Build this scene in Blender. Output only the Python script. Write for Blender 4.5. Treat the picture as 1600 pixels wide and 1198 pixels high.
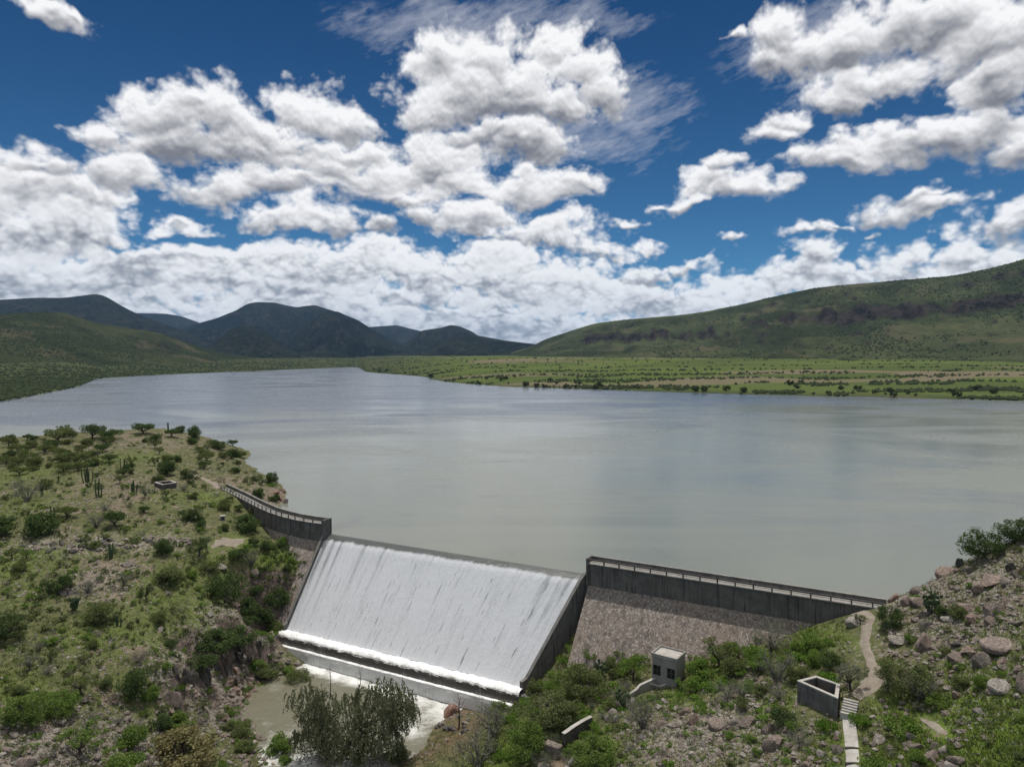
import bpy, bmesh, math, random
import numpy as np
from mathutils import Vector

for o in list(bpy.data.objects):
    bpy.data.objects.remove(o)
scene = bpy.context.scene
COL = scene.collection
R = math.radians

# ------------------------------------------------------------------ camera
CAM_Z, FPX, PITCH = 40.0, 1110.0, math.atan(43.0 / 1110.0)
cam = bpy.data.cameras.new('camera')
cam.sensor_width = 36.0
cam.lens = 36.0 * FPX / 1600.0
cam.clip_start, cam.clip_end = 1.0, 60000.0
cam_o = bpy.data.objects.new('camera', cam)
COL.objects.link(cam_o)
cam_o.location = (0, 0, CAM_Z)
cam_o.rotation_euler = (R(90) - PITCH, 0, 0)
scene.camera = cam_o

# ------------------------------------------------------------------ sun, exposure
SUN_EL, SUN_AZ = R(79), R(4)          # straight ahead over the lake, a touch right
sun = bpy.data.lights.new('sun', 'SUN')
sun.energy = 3.6
sun.angle = R(0.53)
sun.color = (1.0, 0.96, 0.9)
sun_o = bpy.data.objects.new('sun', sun)
COL.objects.link(sun_o)
sd = Vector((math.sin(SUN_AZ) * math.cos(SUN_EL), math.cos(SUN_AZ) * math.cos(SUN_EL), math.sin(SUN_EL)))
sun_o.rotation_euler = sd.to_track_quat('Z', 'Y').to_euler()
sun_o.location = (0, 0, 300)
scene.view_settings.view_transform = 'Standard'
scene.view_settings.look = 'None'
scene.view_settings.exposure = 0.0
scene.view_settings.gamma = 1.0
scene.view_settings.use_curve_mapping = False
scene.cycles.use_denoising = True
scene.cycles.max_bounces = 5
scene.cycles.diffuse_bounces = 2
scene.cycles.glossy_bounces = 2
scene.cycles.transmission_bounces = 3
scene.cycles.volume_bounces = 0
scene.cycles.sample_clamp_indirect = 4.0

# ------------------------------------------------------------------ pixel <-> world helpers (photo pixels, 1600 x 1198)
CP, SP = math.cos(PITCH), math.sin(PITCH)
def ray(u, v):
    a, b = (u - 800.0) / FPX, -(v - 599.0) / FPX
    return (a, CP + b * SP, -SP + b * CP)
def P(u, v, z):
    d = ray(u, v)
    t = (z - CAM_Z) / d[2]
    return (d[0] * t, d[1] * t, z)
def PY(u, v, y):
    d = ray(u, v)
    t = y / d[1]
    return (d[0] * t, y, CAM_Z + d[2] * t)
def SKYC(u, v):
    d = ray(u, v)
    n = math.sqrt(d[0] ** 2 + d[1] ** 2 + d[2] ** 2)
    return math.atan2(d[0], d[1]), math.asin(d[2] / n)
# ------------------------------------------------------------------ numpy noise
def _hash(ix, iy, seed):
    h = (ix.astype(np.int64) * 374761393 + iy.astype(np.int64) * 668265263 + seed * 1442695041) & 0xFFFFFFFF
    h = ((h ^ (h >> 13)) * 1274126177) & 0xFFFFFFFF
    h = ((h ^ (h >> 16)) * 2246822519) & 0xFFFFFFFF
    return ((h ^ (h >> 15)) & 0xFFFFFF) / float(0xFFFFFF)
def vnoise(x, y, seed=0):
    x0, y0 = np.floor(x), np.floor(y)
    fx, fy = x - x0, y - y0
    fx, fy = fx * fx * fx * (fx * (fx * 6 - 15) + 10), fy * fy * fy * (fy * (fy * 6 - 15) + 10)
    a, b = _hash(x0, y0, seed), _hash(x0 + 1, y0, seed)
    c, d = _hash(x0, y0 + 1, seed), _hash(x0 + 1, y0 + 1, seed)
    return (a + (b - a) * fx) * (1 - fy) + (c + (d - c) * fx) * fy
def fbm(x, y, octaves=5, seed=0, gain=0.5, lac=2.03):
    s, a, t = 0.0, 1.0, 0.0
    for i in range(octaves):
        ca, sa = math.cos(i * 0.7), math.sin(i * 0.7)
        s = s + a * vnoise(x * ca - y * sa + i * 17.3, x * sa + y * ca - i * 9.1, seed + i * 31)
        t += a
        a *= gain
        x, y = x * lac, y * lac
    return s / t - 0.5
def worley(x, y, seed=0):
    x0, y0 = np.floor(x), np.floor(y)
    best = np.full(x.shape, 9.0)
    for i in (-1, 0, 1):
        for j in (-1, 0, 1):
            cx, cy = x0 + i, y0 + j
            dx, dy = cx + _hash(cx, cy, seed) - x, cy + _hash(cx, cy, seed + 77) - y
            best = np.minimum(best, dx * dx + dy * dy)
    return np.sqrt(best)
# ------------------------------------------------------------------ fair-weather cumulus: a procedural cover field over azimuth / elevation
CUMULUS = [  # centre and half axes, in photo pixels; turned into azimuth / elevation below
 (50,-6,55,13),(90,-4,30,8),
 (175,205,40,26),(245,180,62,44),(330,180,76,44),(415,200,66,36),(500,160,70,40),(560,178,40,30),(380,230,130,40),(285,160,46,26),(460,215,90,34),(250,215,60,26),
 (500,250,140,40),(340,290,66,30),(450,280,120,30),(600,262,105,36),(690,245,70,46),(730,275,54,30),(650,290,90,20),(560,230,70,22),
 (55,285,100,38),(110,330,96,48),(45,365,100,36),(170,355,52,34),(60,255,70,14),(200,262,46,34),(150,300,60,30),
 (700,95,58,44),(765,85,64,44),(740,140,106,58),(820,120,60,44),(872,80,40,42),(915,115,72,40),(820,150,90,44),(690,165,46,34),(950,145,36,30),(880,165,60,30),
 (815,222,64,40),(835,290,80,32),(900,285,34,16),(760,205,60,20),
 (440,336,64,24),(500,338,60,26),(580,345,34,20),(298,347,34,12),
 (685,322,60,24),(750,330,86,30),(860,362,112,26),(950,378,48,16),(1015,368,30,12),
 (30,420,120,46),(190,440,170,44),(330,435,150,36),(470,432,150,38),(565,400,70,44),(640,420,130,48),(760,420,110,52),
 (880,440,120,48),(980,455,110,42),(1080,462,110,34),(1190,445,90,32),(1240,435,60,30),(1290,402,40,30),(1330,430,80,30),(1420,395,50,32),
 (1450,425,100,26),(1560,385,44,24),(1600,410,100,36),(100,500,300,50),(480,490,300,56),(800,500,260,56),(1000,500,160,46),(900,535,260,34),(300,535,400,30),
 (1070,408,46,9),(1136,378,26,6),(1100,275,50,28),(1118,248,26,20),(1160,290,70,20),(1032,308,24,10),(1075,305,50,14),
 (1195,195,34,18),(1222,168,34,18),(1215,80,40,24),(1240,40,50,50),(1310,60,100,42),(1330,128,70,26),(1420,30,120,42),(1390,105,90,24),(1550,50,90,50),
 (1585,110,50,50),(1300,237,76,28),(1390,207,110,32),(1510,192,120,32),(1590,215,50,28),(1460,310,70,19),(1440,292,28,14),
 (1268,355,42,13),(1300,345,40,8),(1385,348,15,5),(1140,47,17,7),(990,335,26,7),
 (-120,280,140,50),(1740,180,150,50),(1720,330,120,36),(-200,420,200,60),(1800,420,200,50),
]
CIRRUS = [(720,30,170,34),(880,18,130,34),(985,165,80,50),(930,205,110,40),(1580,20,160,50),(1290,60,120,60)]
_rg = np.random.default_rng(8)
for _k in range(230):                       # the far bank over the horizon is many small heads
    _v = _rg.uniform(395, 545); _u = _rg.uniform(-150, 1000 if _v < 440 else 1250)
    _h = 5 + 19 * (1 - (_v - 395) / 150) * _rg.uniform(0.5, 1.2)
    CUMULUS.append((_u, _v, _h * _rg.uniform(1.6, 3.4), _h))
for _k in range(170):                       # the same broken cumulus goes on round the rest of the sky
    _a = _rg.uniform(R(44), R(316)); _e = math.asin(_rg.uniform(0.03, 0.98))
    if _a > math.pi: _a -= 2 * math.pi
    _s = (0.035 + 0.12 * _e) * _rg.uniform(0.5, 1.4)
    for _j in range(3):
        CUMULUS.append((_a + _rg.normal(0, _s) / max(0.2, math.cos(_e)), _e + _rg.normal(0, _s * 0.3), _s * 1.5, _s * 0.6, 'w'))
for _k in range(26):                        # and on overhead
    CUMULUS.append((_rg.uniform(-0.7, 0.7), _rg.uniform(0.58, 1.35), _rg.uniform(0.08, 0.2), _rg.uniform(0.05, 0.1), 'w'))

def cloud_layers(az0, az1, el0, el1, W, H):
    a = np.linspace(az0, az1, W, dtype=np.float64)
    e = np.linspace(el0, el1, H, dtype=np.float64)
    A, E = np.meshgrid(a, e)
    px = (az1 - az0) / W
    Ec = np.clip(E, 0.0, 1.2)
    k = 1.0 / (0.42 + 1.25 * Ec)                       # far clouds low over the horizon look smaller
    # noise space: roughly equal-angle, denser downwards
    X, Y = A * 1.0, np.log(0.42 + 1.25 * np.clip(E, -0.2, 1.6)) / 1.25 * 1.15
    X = X * 1.15
    wx = fbm(X * 9, Y * 9, 4, 5) * 0.075 + fbm(X * 40, Y * 40, 3, 6) * 0.018
    wy = fbm(X * 9, Y * 9, 4, 15) * 0.055 + fbm(X * 40, Y * 40, 3, 16) * 0.014
    Aw, Ew = A + wx, E + wy + 0.007
    f = np.full(A.shape, -1.0)
    num, den = np.zeros(A.shape), np.full(A.shape, 1e-6)
    for it in CUMULUS:
        if len(it) == 5:
            ca, ce, ra, rb = it[:4]
            ra = ra / max(0.2, math.cos(ce))
        else:
            ca, ce = SKYC(it[0], it[1]); ra, rb = it[2] / FPX, it[3] / FPX
        if ca + 2.5 * ra < az0 or ca - 2.5 * ra > az1 or ce + 2.5 * rb < el0 or ce - 2.5 * rb > el1:
            continue
        i0, i1 = np.searchsorted(a, [ca - 2.6 * ra - 0.1, ca + 2.6 * ra + 0.1])
        j0, j1 = np.searchsorted(e, [ce - 2.6 * rb - 0.1, ce + 2.6 * rb + 0.1])
        if i1 <= i0 or j1 <= j0:
            continue
        s = np.s_[j0:j1, i0:i1]
        dy = (Ew[s] - ce) / rb
        dy = np.where(dy < 0, dy * 1.25, dy)           # flatter bases
        r = np.sqrt(((Aw[s] - ca) / ra) ** 2 + dy ** 2)
        g = np.clip(1.0 - r, -1, 0.8) * (min(ra, rb) / 0.05) ** 0.3
        f[s] = np.maximum(f[s], g)
        wgt = np.exp(np.clip(1.0 - r, -1, 1) * 7.0) / (0.012 + rb) ** 1.6     # each head has a lit top and a grey base
        num[s] += wgt * np.clip((dy + 0.85) / 1.5, 0, 1)
        den[s] += wgt
    b1, b2, b3 = worley(X * 24, Y * 24, 3), worley(X * 58 + wx * 26, Y * 58 + wy * 26, 4), worley(X * 135 + wx * 50, Y * 135 + wy * 50, 9)
    puff = (0.55 - b1) * 0.55 + (0.55 - b2) * 0.36 + (0.55 - b3) * 0.20
    n = fbm(X * 30, Y * 30, 6, 21, 0.56)
    jl = np.searchsorted(e, 0.25)                      # finer heads in the far bank
    if jl > 2:
        Xl, Yl = X[:jl], Y[:jl]
        c1, c2 = worley(Xl * 44 + wx[:jl] * 14, Yl * 30 + wy[:jl] * 14, 13), worley(Xl * 105 + wx[:jl] * 40, Yl * 78 + wy[:jl] * 40, 14)
        fl = (0.55 - c1) * 0.75 + (0.55 - c2) * 0.36
        mlo = np.clip((0.25 - E[:jl]) / 0.10, 0, 1)
        puff[:jl] = puff[:jl] * (1 - mlo) + fl * mlo
    d = f - 0.04 + puff * 0.62 + n * 0.75
    head = num / den
    # march towards the sun (up, a little to the side) through the cover to see how much cloud stands in the light
    D = np.clip(d, 0, 1.1)
    def shift(M, dx, dy):
        sx, sy = int(round(dx / px)), int(round(dy / ((el1 - el0) / H)))
        out = np.zeros_like(M)
        h, w_ = M.shape
        sy = min(sy, h - 1)
        src = M[sy:, max(0, sx):w_ + min(0, sx)]
        out[:h - sy, max(0, -sx):max(0, -sx) + src.shape[1]] = src
        return out
    tau = np.zeros_like(D)
    for st, wt in ((0.004, 0.5), (0.009, 0.7), (0.016, 0.9), (0.026, 1.1), (0.039, 1.2), (0.055, 1.1)):
        tau += wt * shift(D, st * 0.15, st)
    if jl > 2:                                         # every head shades the one under it
        tau *= 1 - 0.55 * np.clip((0.25 - E) / 0.10, 0, 1)
    sun_l = np.exp(-tau * 0.42)
    bump = np.clip(0.5 + (D - shift(D, 0.0012, 0.0045)) * (0.3 + 0.75 * np.clip(E / 0.25, 0, 1)), 0, 1)
    thin = np.exp(-D * 2.6)
    head = np.clip(head + 0.9 * fbm(X * 16, Y * 20, 5, 51) + (0.30 + 0.55 * np.clip((0.25 - E) / 0.10, 0, 1)) * puff + np.clip((0.26 - E) / 0.10, 0, 1) * (1.1 * np.clip(E / 0.10, 0.25, 1) * fbm(X * 9, Y * 19, 4, 57) - 0.02), 0, 1)
    head = head * head * (3 - 2 * head)
    L = 0.02 + 0.22 * sun_l + head * (0.34 + 0.34 * bump) + 0.36 * thin * (0.4 + 0.6 * head) + 0.20 * (bump - 0.3)
    L = np.clip((L - 0.5) * 1.42 + 0.53, 0, 1.05)
    low = np.clip(E / 0.2, 0, 1)[..., None]
    dark = np.array([0.20, 0.25, 0.32]) * (1 - low) + np.array([0.20, 0.21, 0.24]) * low
    lit = np.array([0.76, 0.81, 0.87]) * (1 - low) + np.array([0.93, 0.93, 0.94]) * low
    rgb = dark + (lit - dark) * L[..., None]
    alpha = np.clip((d + 0.16) / 0.56, 0, 1)
    alpha = alpha * alpha * (3 - 2 * alpha)
    # cirrus veils
    c = np.full(A.shape, -1.0)
    for (u, v, ra, rb) in CIRRUS:
        ca, ce = SKYC(u, v)
        c = np.maximum(c, 1 - np.sqrt(((Aw - ca) / (ra / FPX)) ** 2 + ((Ew - ce) / (rb / FPX)) ** 2))
    q = math.radians(22)
    U, V = X * math.cos(q) + Y * math.sin(q), -X * math.sin(q) + Y * math.cos(q)
    cn = fbm(U * 14, V * 52, 6, 91, 0.62) + 0.5 * fbm(U * 60, V * 160, 4, 95, 0.6)
    ci = np.clip((c * 0.8 + cn * 1.5 + 0.12) / 1.0, 0, 1) * np.clip(c * 3 + 1.2, 0, 1)
    ci = 0.5 * ci * (1 - alpha)
    rgb = (rgb * alpha[..., None] + np.array([0.55, 0.57, 0.64]) * ci[..., None]) / np.maximum(alpha + ci, 1e-4)[..., None]
    return np.dstack([rgb, np.clip(alpha + ci, 0, 1)]).astype(np.float32)
# ------------------------------------------------------------------ node helper
class NT:
    def __init__(self, tree):
        self.t, self.n, self.l = tree, tree.nodes, tree.links
        self.n.clear()
    def new(self, typ, inputs=None, **props):
        nd = self.n.new(typ)
        for k, v in props.items():
            setattr(nd, k, v)
        for k, v in (inputs or {}).items():
            self.put(nd.inputs[k], v)
        return nd
    def put(self, sock, v):
        if isinstance(v, bpy.types.NodeSocket):
            self.l.new(v, sock)
        else:
            sock.default_value = v
    def m(self, op, a, b=None, c=None, clamp=False):
        nd = self.n.new('ShaderNodeMath')
        nd.operation, nd.use_clamp = op, clamp
        for i, v in enumerate((a, b, c)):
            if v is not None:
                self.put(nd.inputs[i], v)
        return nd.outputs[0]
    def vm(self, op, a, b=None, c=None, out=0):
        nd = self.n.new('ShaderNodeVectorMath')
        nd.operation = op
        for i, v in enumerate((a, b, c)):
            if v is not None:
                self.put(nd.inputs[i], v)
        return nd.outputs[out]
    def rng(self, v, a, b, c=0.0, d=1.0, smooth=True):
        nd = self.new('ShaderNodeMapRange', interpolation_type='SMOOTHSTEP' if smooth else 'LINEAR')
        for i, x in enumerate((v, a, b, c, d)):
            self.put(nd.inputs[i], x)
        return nd.outputs[0]
    def mix(self, f, a, b, blend='MIX'):
        nd = self.n.new('ShaderNodeMix')
        nd.data_type, nd.blend_type = 'RGBA', blend
        self.put(nd.inputs[0], f)
        for i, v in ((6, a), (7, b)):
            self.put(nd.inputs[i], v if isinstance(v, bpy.types.NodeSocket) else (v[0], v[1], v[2], 1.0))
        return nd.outputs[2]
    def noise(self, vec, scale, detail=4.0, rough=0.55, dim='3D', dist=0.0, out=0):
        nd = self.new('ShaderNodeTexNoise', noise_dimensions=dim)
        if vec is not None:
            self.put(nd.inputs['Vector'], vec)
        nd.inputs['Scale'].default_value = scale
        nd.inputs['Detail'].default_value = detail
        nd.inputs['Roughness'].default_value = rough
        nd.inputs['Distortion'].default_value = dist
        return nd.outputs[out]

# ------------------------------------------------------------------ world: Nishita sky with the cloud layers over it
def data_image(name, arr):
    h, w_ = arr.shape[:2]
    im = bpy.data.images.new(name, w_, h, alpha=True, float_buffer=True)
    im.colorspace_settings.name = 'Non-Color'
    im.alpha_mode = 'CHANNEL_PACKED'
    im.pixels.foreach_set(arr.ravel())
    im.update()
    return im
V_AZ, V_E0, V_E1 = R(50), R(-2), R(32)
img_view = data_image('cloud_cover_ahead', cloud_layers(-V_AZ, V_AZ, V_E0, V_E1, 1800, 612))
img_all = data_image('cloud_cover_round', cloud_layers(-math.pi, math.pi, R(-2), R(90), 1080, 276))

world = bpy.data.worlds.new('World')
scene.world = world
world.use_nodes = True
w = NT(world.node_tree)
dirn = w.vm('NORMALIZE', w.new('ShaderNodeTexCoord').outputs['Generated'])
sep = w.new('ShaderNodeSeparateXYZ', {0: dirn})
az = w.m('ARCTAN2', sep.outputs[0], sep.outputs[1])
el = w.m('ARCSINE', sep.outputs[2])
def layer(im, a0, a1, e0, e1):
    uv = w.new('ShaderNodeCombineXYZ', {0: w.rng(az, a0, a1, smooth=False), 1: w.rng(el, e0, e1, smooth=False), 2: 0.0})
    return w.new('ShaderNodeTexImage', {0: uv.outputs[0]}, image=im, interpolation='Linear', extension='EXTEND')
la = layer(img_all, -math.pi, math.pi, R(-2), R(90))
lv = layer(img_view, -V_AZ, V_AZ, V_E0, V_E1)
near = w.m('MULTIPLY', w.rng(w.m('ABSOLUTE', az), R(44), R(49), 1.0, 0.0), w.rng(el, R(28), R(31), 1.0, 0.0))
c_col = w.mix(near, la.outputs[0], lv.outputs[0])
c_alp = w.m('ADD', w.m('MULTIPLY', la.outputs[1], w.m('SUBTRACT', 1.0, near)), w.m('MULTIPLY', lv.outputs[1], near))
sky = w.new('ShaderNodeTexSky', sky_type='NISHITA', sun_disc=False)
sky.sun_elevation, sky.sun_rotation = SUN_EL, SUN_AZ
sky.altitude, sky.air_density, sky.dust_density, sky.ozone_density = 2000, 0.8, 0.2, 4.0
SKY_STRENGTH = 0.10
blue = w.mix(1.0, sky.outputs[0], w.mix(w.rng(el, 0.03, 0.50), (0.27, 0.60, 0.70), (0.090, 0.33, 0.49)), 'MULTIPLY')
cl = w.vm('MULTIPLY', c_col, (1 / SKY_STRENGTH,) * 3)
final = w.mix(c_alp, blue, cl)
bg = w.new('ShaderNodeBackground', {'Color': final, 'Strength': SKY_STRENGTH})
w.l.new(bg.outputs[0], w.new('ShaderNodeOutputWorld').inputs[0])
world.cycles.sampling_method = 'MANUAL'
world.cycles.sample_map_resolution = 512
# ------------------------------------------------------------------ mesh / object helpers
rng = np.random.default_rng(4)
random.seed(4)
def np_mesh(name, V, F, mats=(), smooth=False, attrs=None, mat_idx=None):
    V = np.asarray(V, dtype=np.float32).reshape(-1, 3)
    F = np.asarray(F, dtype=np.int32)
    me = bpy.data.meshes.new(name)
    me.vertices.add(len(V)); me.vertices.foreach_set('co', V.ravel())
    k = F.shape[1]
    me.loops.add(F.size); me.loops.foreach_set('vertex_index', F.ravel())
    me.polygons.add(len(F))
    me.polygons.foreach_set('loop_start', np.arange(0, F.size, k, dtype=np.int32))
    me.polygons.foreach_set('loop_total', np.full(len(F), k, dtype=np.int32))
    if mat_idx is not None:
        me.polygons.foreach_set('material_index', np.asarray(mat_idx, dtype=np.int32))
    me.polygons.foreach_set('use_smooth', np.full(len(F), bool(smooth)))
    for n, a in (attrs or {}).items():
        at = me.attributes.new(n, 'FLOAT', 'POINT')
        at.data.foreach_set('value', np.asarray(a, dtype=np.float32).ravel())
    for m in mats:
        me.materials.append(m)
    me.update(calc_edges=True)
    return me
def grid_faces(nr, nc):
    i = np.arange(nr * nc).reshape(nr, nc)
    return np.stack([i[:-1, :-1], i[:-1, 1:], i[1:, 1:], i[1:, :-1]], -1).reshape(-1, 4)
def link(name, data, parent=None, loc=None, rot=None, scale=None, label=None, cat=None, group=None, kind=None):
    o = bpy.data.objects.new(name, data)
    COL.objects.link(o)
    if loc is not None: o.location = loc
    if rot is not None: o.rotation_euler = rot
    if scale is not None: o.scale = scale
    if parent is not None: o.parent = parent
    for k, v in (('label', label), ('category', cat), ('group', group), ('kind', kind)):
        if v: o[k] = v
    return o
class MB:
    """collects boxes, prisms and tubes as quads / tris -> one mesh"""
    def __init__(self): self.v, self.f = [], []
    def quadbox(self, p8):
        b = len(self.v); self.v += [tuple(p) for p in p8]
        for q in ((0, 3, 2, 1), (4, 5, 6, 7), (0, 1, 5, 4), (1, 2, 6, 5), (2, 3, 7, 6), (3, 0, 4, 7)):
            self.f.append(tuple(b + i for i in q))
        return self
    def box(self, o, ax, ay, x0, x1, y0, y1, z0, z1):
        c = [(o[0] + ax[0] * x + ay[0] * y, o[1] + ax[1] * x + ay[1] * y) for x, y in ((x0, y0), (x1, y0), (x1, y1), (x0, y1))]
        return self.quadbox([(p[0], p[1], z0) for p in c] + [(p[0], p[1], z1) for p in c])
    def tube(self, pts, rad, n=5):
        pts = [Vector(p) for p in pts]
        b0 = len(self.v)
        for i, p in enumerate(pts):
            t = (pts[min(i + 1, len(pts) - 1)] - pts[max(i - 1, 0)]).normalized()
            a = t.cross(Vector((0.3, 0.9, 0.2))).normalized(); c = t.cross(a)
            r = rad[i] if isinstance(rad, (list, tuple)) else rad
            for k in range(n):
                q = p + (a * math.cos(2 * math.pi * k / n) + c * math.sin(2 * math.pi * k / n)) * r
                self.v.append(tuple(q))
        for i in range(len(pts) - 1):
            for k in range(n):
                a, b = b0 + i * n + k, b0 + i * n + (k + 1) % n
                self.f.append((a, b, b + n, a + n))
        self.f.append(tuple(b0 + (len(pts) - 1) * n + k for k in range(n)))
        return self
    def mesh(self, name, mats, smooth=False):
        me = bpy.data.meshes.new(name)
        me.from_pydata(self.v, [], self.f)
        for m in mats: me.materials.append(m)
        if smooth: me.polygons.foreach_set('use_smooth', [True] * len(me.polygons))
        me.update()
        return me
    def build(self, name, mat, parent=None, bevel=0.0, **kw):
        me = self.mesh(name, [mat])
        if bevel:
            bm = bmesh.new(); bm.from_mesh(me)
            bmesh.ops.recalc_face_normals(bm, faces=bm.faces)
            bmesh.ops.bevel(bm, geom=[e for e in bm.edges if e.is_manifold and e.calc_face_angle(0) > 0.5], offset=bevel, segments=1, affect='EDGES')
            bm.to_mesh(me); bm.free()
        return link(name, me, parent, **kw)
def sweep(path, prof, sign, closed=True):
    """closed profile [(offset to the downstream side, z)] along a plan polyline"""
    pts = np.array(path, float)
    t = np.gradient(pts, axis=0); t /= np.linalg.norm(t, axis=1)[:, None]
    nrm = np.stack([-t[:, 1], t[:, 0]], 1) * sign
    V = []
    for p, n in zip(pts, nrm):
        for d, z in prof:
            V.append((p[0] + n[0] * d, p[1] + n[1] * d, z))
    k, F = len(prof), []
    for i in range(len(pts) - 1):
        for j in range(k):
            a, b = i * k + j, i * k + (j + 1) % k
            F.append((a, b, b + k, a + k) if sign > 0 else (b, a, a + k, b + k))
    F.append(tuple(range(k)) if sign < 0 else tuple(range(k))[::-1])
    e = (len(pts) - 1) * k
    F.append(tuple(e + j for j in range(k)))
    m = MB(); m.v, m.f = V, F
    return m

# ------------------------------------------------------------------ materials
def mat(name):
    m = bpy.data.materials.new(name)
    m.use_nodes = True
    return m, NT(m.node_tree)
def done(n, bsdf):
    o = n.new('ShaderNodeOutputMaterial')
    n.l.new(bsdf, o.inputs['Surface'])
def attr(n, name):
    return n.new('ShaderNodeAttribute', attribute_name=name).outputs['Fac']
def pos_of(n):
    return n.new('ShaderNodeNewGeometry').outputs['Position']
def principled(n, col, rough=0.9, spec=0.2, bump=None, bump_d=0.1, bump_s=0.5, **extra):
    b = n.new('ShaderNodeBsdfPrincipled', {'Base Color': col if isinstance(col, bpy.types.NodeSocket) else (*col, 1), 'Roughness': rough, 'Specular IOR Level': spec})
    for k, v in extra.items(): n.put(b.inputs[k], v)
    if bump is not None:
        bn = n.new('ShaderNodeBump', {'Height': bump, 'Distance': bump_d, 'Strength': bump_s})
        n.l.new(bn.outputs[0], b.inputs['Normal'])
    return b.outputs[0]

def leaf_mat(name, c1, c2, c3, trans=0.34):
    if trans > 0.2: c1, c2, c3 = [tuple(min(0.4, x * 1.38) for x in c) for c in (c1, c2, c3)]
    m, n = mat(name)
    r = n.new('ShaderNodeObjectInfo').outputs['Random']
    t = attr(n, 'tint')
    c = n.mix(t, c1, c2)
    c = n.mix(n.m('MULTIPLY', r, 0.55), c, c3)
    d = n.new('ShaderNodeBsdfDiffuse', {'Color': c})
    tr = n.new('ShaderNodeBsdfTranslucent', {'Color': n.mix(1.0, c, (1.0, 1.0, 0.55), 'MULTIPLY')})
    mx = n.new('ShaderNodeMixShader', {0: trans, 1: d.outputs[0], 2: tr.outputs[0]})
    done(n, mx.outputs[0]); return m
M = {}
M['leaf_olive'] = leaf_mat('leaf_olive', (0.075, 0.096, 0.036), (0.120, 0.145, 0.052), (0.080, 0.090, 0.045))
M['leaf_dark'] = leaf_mat('leaf_dark', (0.042, 0.068, 0.026), (0.078, 0.112, 0.038), (0.055, 0.070, 0.032))
M['leaf_green'] = leaf_mat('leaf_green', (0.075, 0.125, 0.026), (0.130, 0.195, 0.042), (0.085, 0.110, 0.036))
M['leaf_lush'] = leaf_mat('leaf_lush', (0.080, 0.150, 0.024), (0.125, 0.205, 0.036), (0.100, 0.150, 0.036))
M['leaf_grey'] = leaf_mat('leaf_grey', (0.110, 0.114, 0.090), (0.165, 0.168, 0.128), (0.115, 0.122, 0.080))
M['leaf_ochre'] = leaf_mat('leaf_ochre', (0.112, 0.098, 0.048), (0.165, 0.148, 0.072), (0.120, 0.118, 0.058))
M['leaf_pink'] = leaf_mat('leaf_pink', (0.170, 0.130, 0.112), (0.240, 0.190, 0.170), (0.150, 0.130, 0.110))
M['leaf_droop'] = leaf_mat('leaf_droop', (0.098, 0.108, 0.066), (0.150, 0.160, 0.100), (0.115, 0.122, 0.078))
M['leaf_meadow'] = leaf_mat('leaf_meadow', (0.120, 0.165, 0.040), (0.170, 0.225, 0.058), (0.13, 0.17, 0.05), 0.45)
M['leaf_far'] = leaf_mat('leaf_far', (0.036, 0.050, 0.024), (0.060, 0.080, 0.036), (0.050, 0.062, 0.034), 0.1)
def simple(name, c1, c2, scale=3.0, rough=0.9, spec=0.15, bump_d=0.03):
    m, n = mat(name)
    tcn = n.new('ShaderNodeTexCoord').outputs['Object']
    f = n.noise(tcn, scale, 6, 0.6)
    r = n.new('ShaderNodeObjectInfo').outputs['Random']
    c = n.mix(n.rng(f, 0.32, 0.68), c1, c2)
    c = n.mix(n.m('MULTIPLY', r, 0.3), c, (c1[0] * 0.75, c1[1] * 0.75, c1[2] * 0.75))
    done(n, principled(n, c, rough, spec, n.noise(tcn, scale * 5, 5, 0.65), bump_d, 0.7)); return m
M['bark'] = simple('bark', (0.055, 0.046, 0.038), (0.11, 0.095, 0.08), 6)
M['bark_grey'] = simple('bark_grey', (0.12, 0.11, 0.10), (0.20, 0.185, 0.165), 6)
M['cactus'] = simple('cactus', (0.045, 0.070, 0.034), (0.085, 0.110, 0.055), 4)
def rock_mat(name, a, b, c, lichen=(0.30, 0.30, 0.26)):
    m, n = mat(name)
    tcn = n.new('ShaderNodeTexCoord').outputs['Object']
    p = pos_of(n)
    rnd = n.new('ShaderNodeObjectInfo').outputs['Random']
    off = n.vm('ADD', tcn, n.new('ShaderNodeCombineXYZ', {0: n.m('MULTIPLY', rnd, 40.0), 1: rnd, 2: rnd}).outputs[0])
    f = n.noise(off, 1.3, 7, 0.62)
    col = n.mix(n.rng(f, 0.35, 0.66), a, b)
    col = n.mix(n.m('MULTIPLY', rnd, 0.75), col, c)
    col = n.mix(n.m('MULTIPLY', n.rng(n.noise(off, 4.2, 6, 0.7), 0.56, 0.70), 0.6), col, lichen)
    crack = n.rng(n.noise(off, 2.4, 8, 0.68, dist=1.2), 0.46, 0.5)
    crack2 = n.rng(n.noise(off, 2.4, 8, 0.68, dist=1.2), 0.5, 0.54, 1.0, 0.0)
    h = n.m('SUBTRACT', n.noise(off, 7.0, 7, 0.68), n.m('MULTIPLY', n.m('MULTIPLY', crack, crack2), 0.35))
    done(n, principled(n, col, 0.92, 0.15, h, 0.22, 0.9)); return m
M['rock_pink'] = rock_mat('rock_pink', (0.258, 0.178, 0.142), (0.385, 0.288, 0.240), (0.270, 0.228, 0.195))
M['rock_grey'] = rock_mat('rock_grey', (0.215, 0.180, 0.150), (0.350, 0.305, 0.258), (0.245, 0.200, 0.168))
M['rock_pale'] = rock_mat('rock_pale', (0.32, 0.285, 0.245), (0.46, 0.42, 0.37), (0.38, 0.33, 0.28))
M['rock_red'] = rock_mat('rock_red', (0.235, 0.130, 0.095), (0.330, 0.215, 0.170), (0.27, 0.185, 0.15))
M['rock_dark'] = rock_mat('rock_dark', (0.085, 0.078, 0.072), (0.165, 0.150, 0.135), (0.12, 0.105, 0.095))

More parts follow.
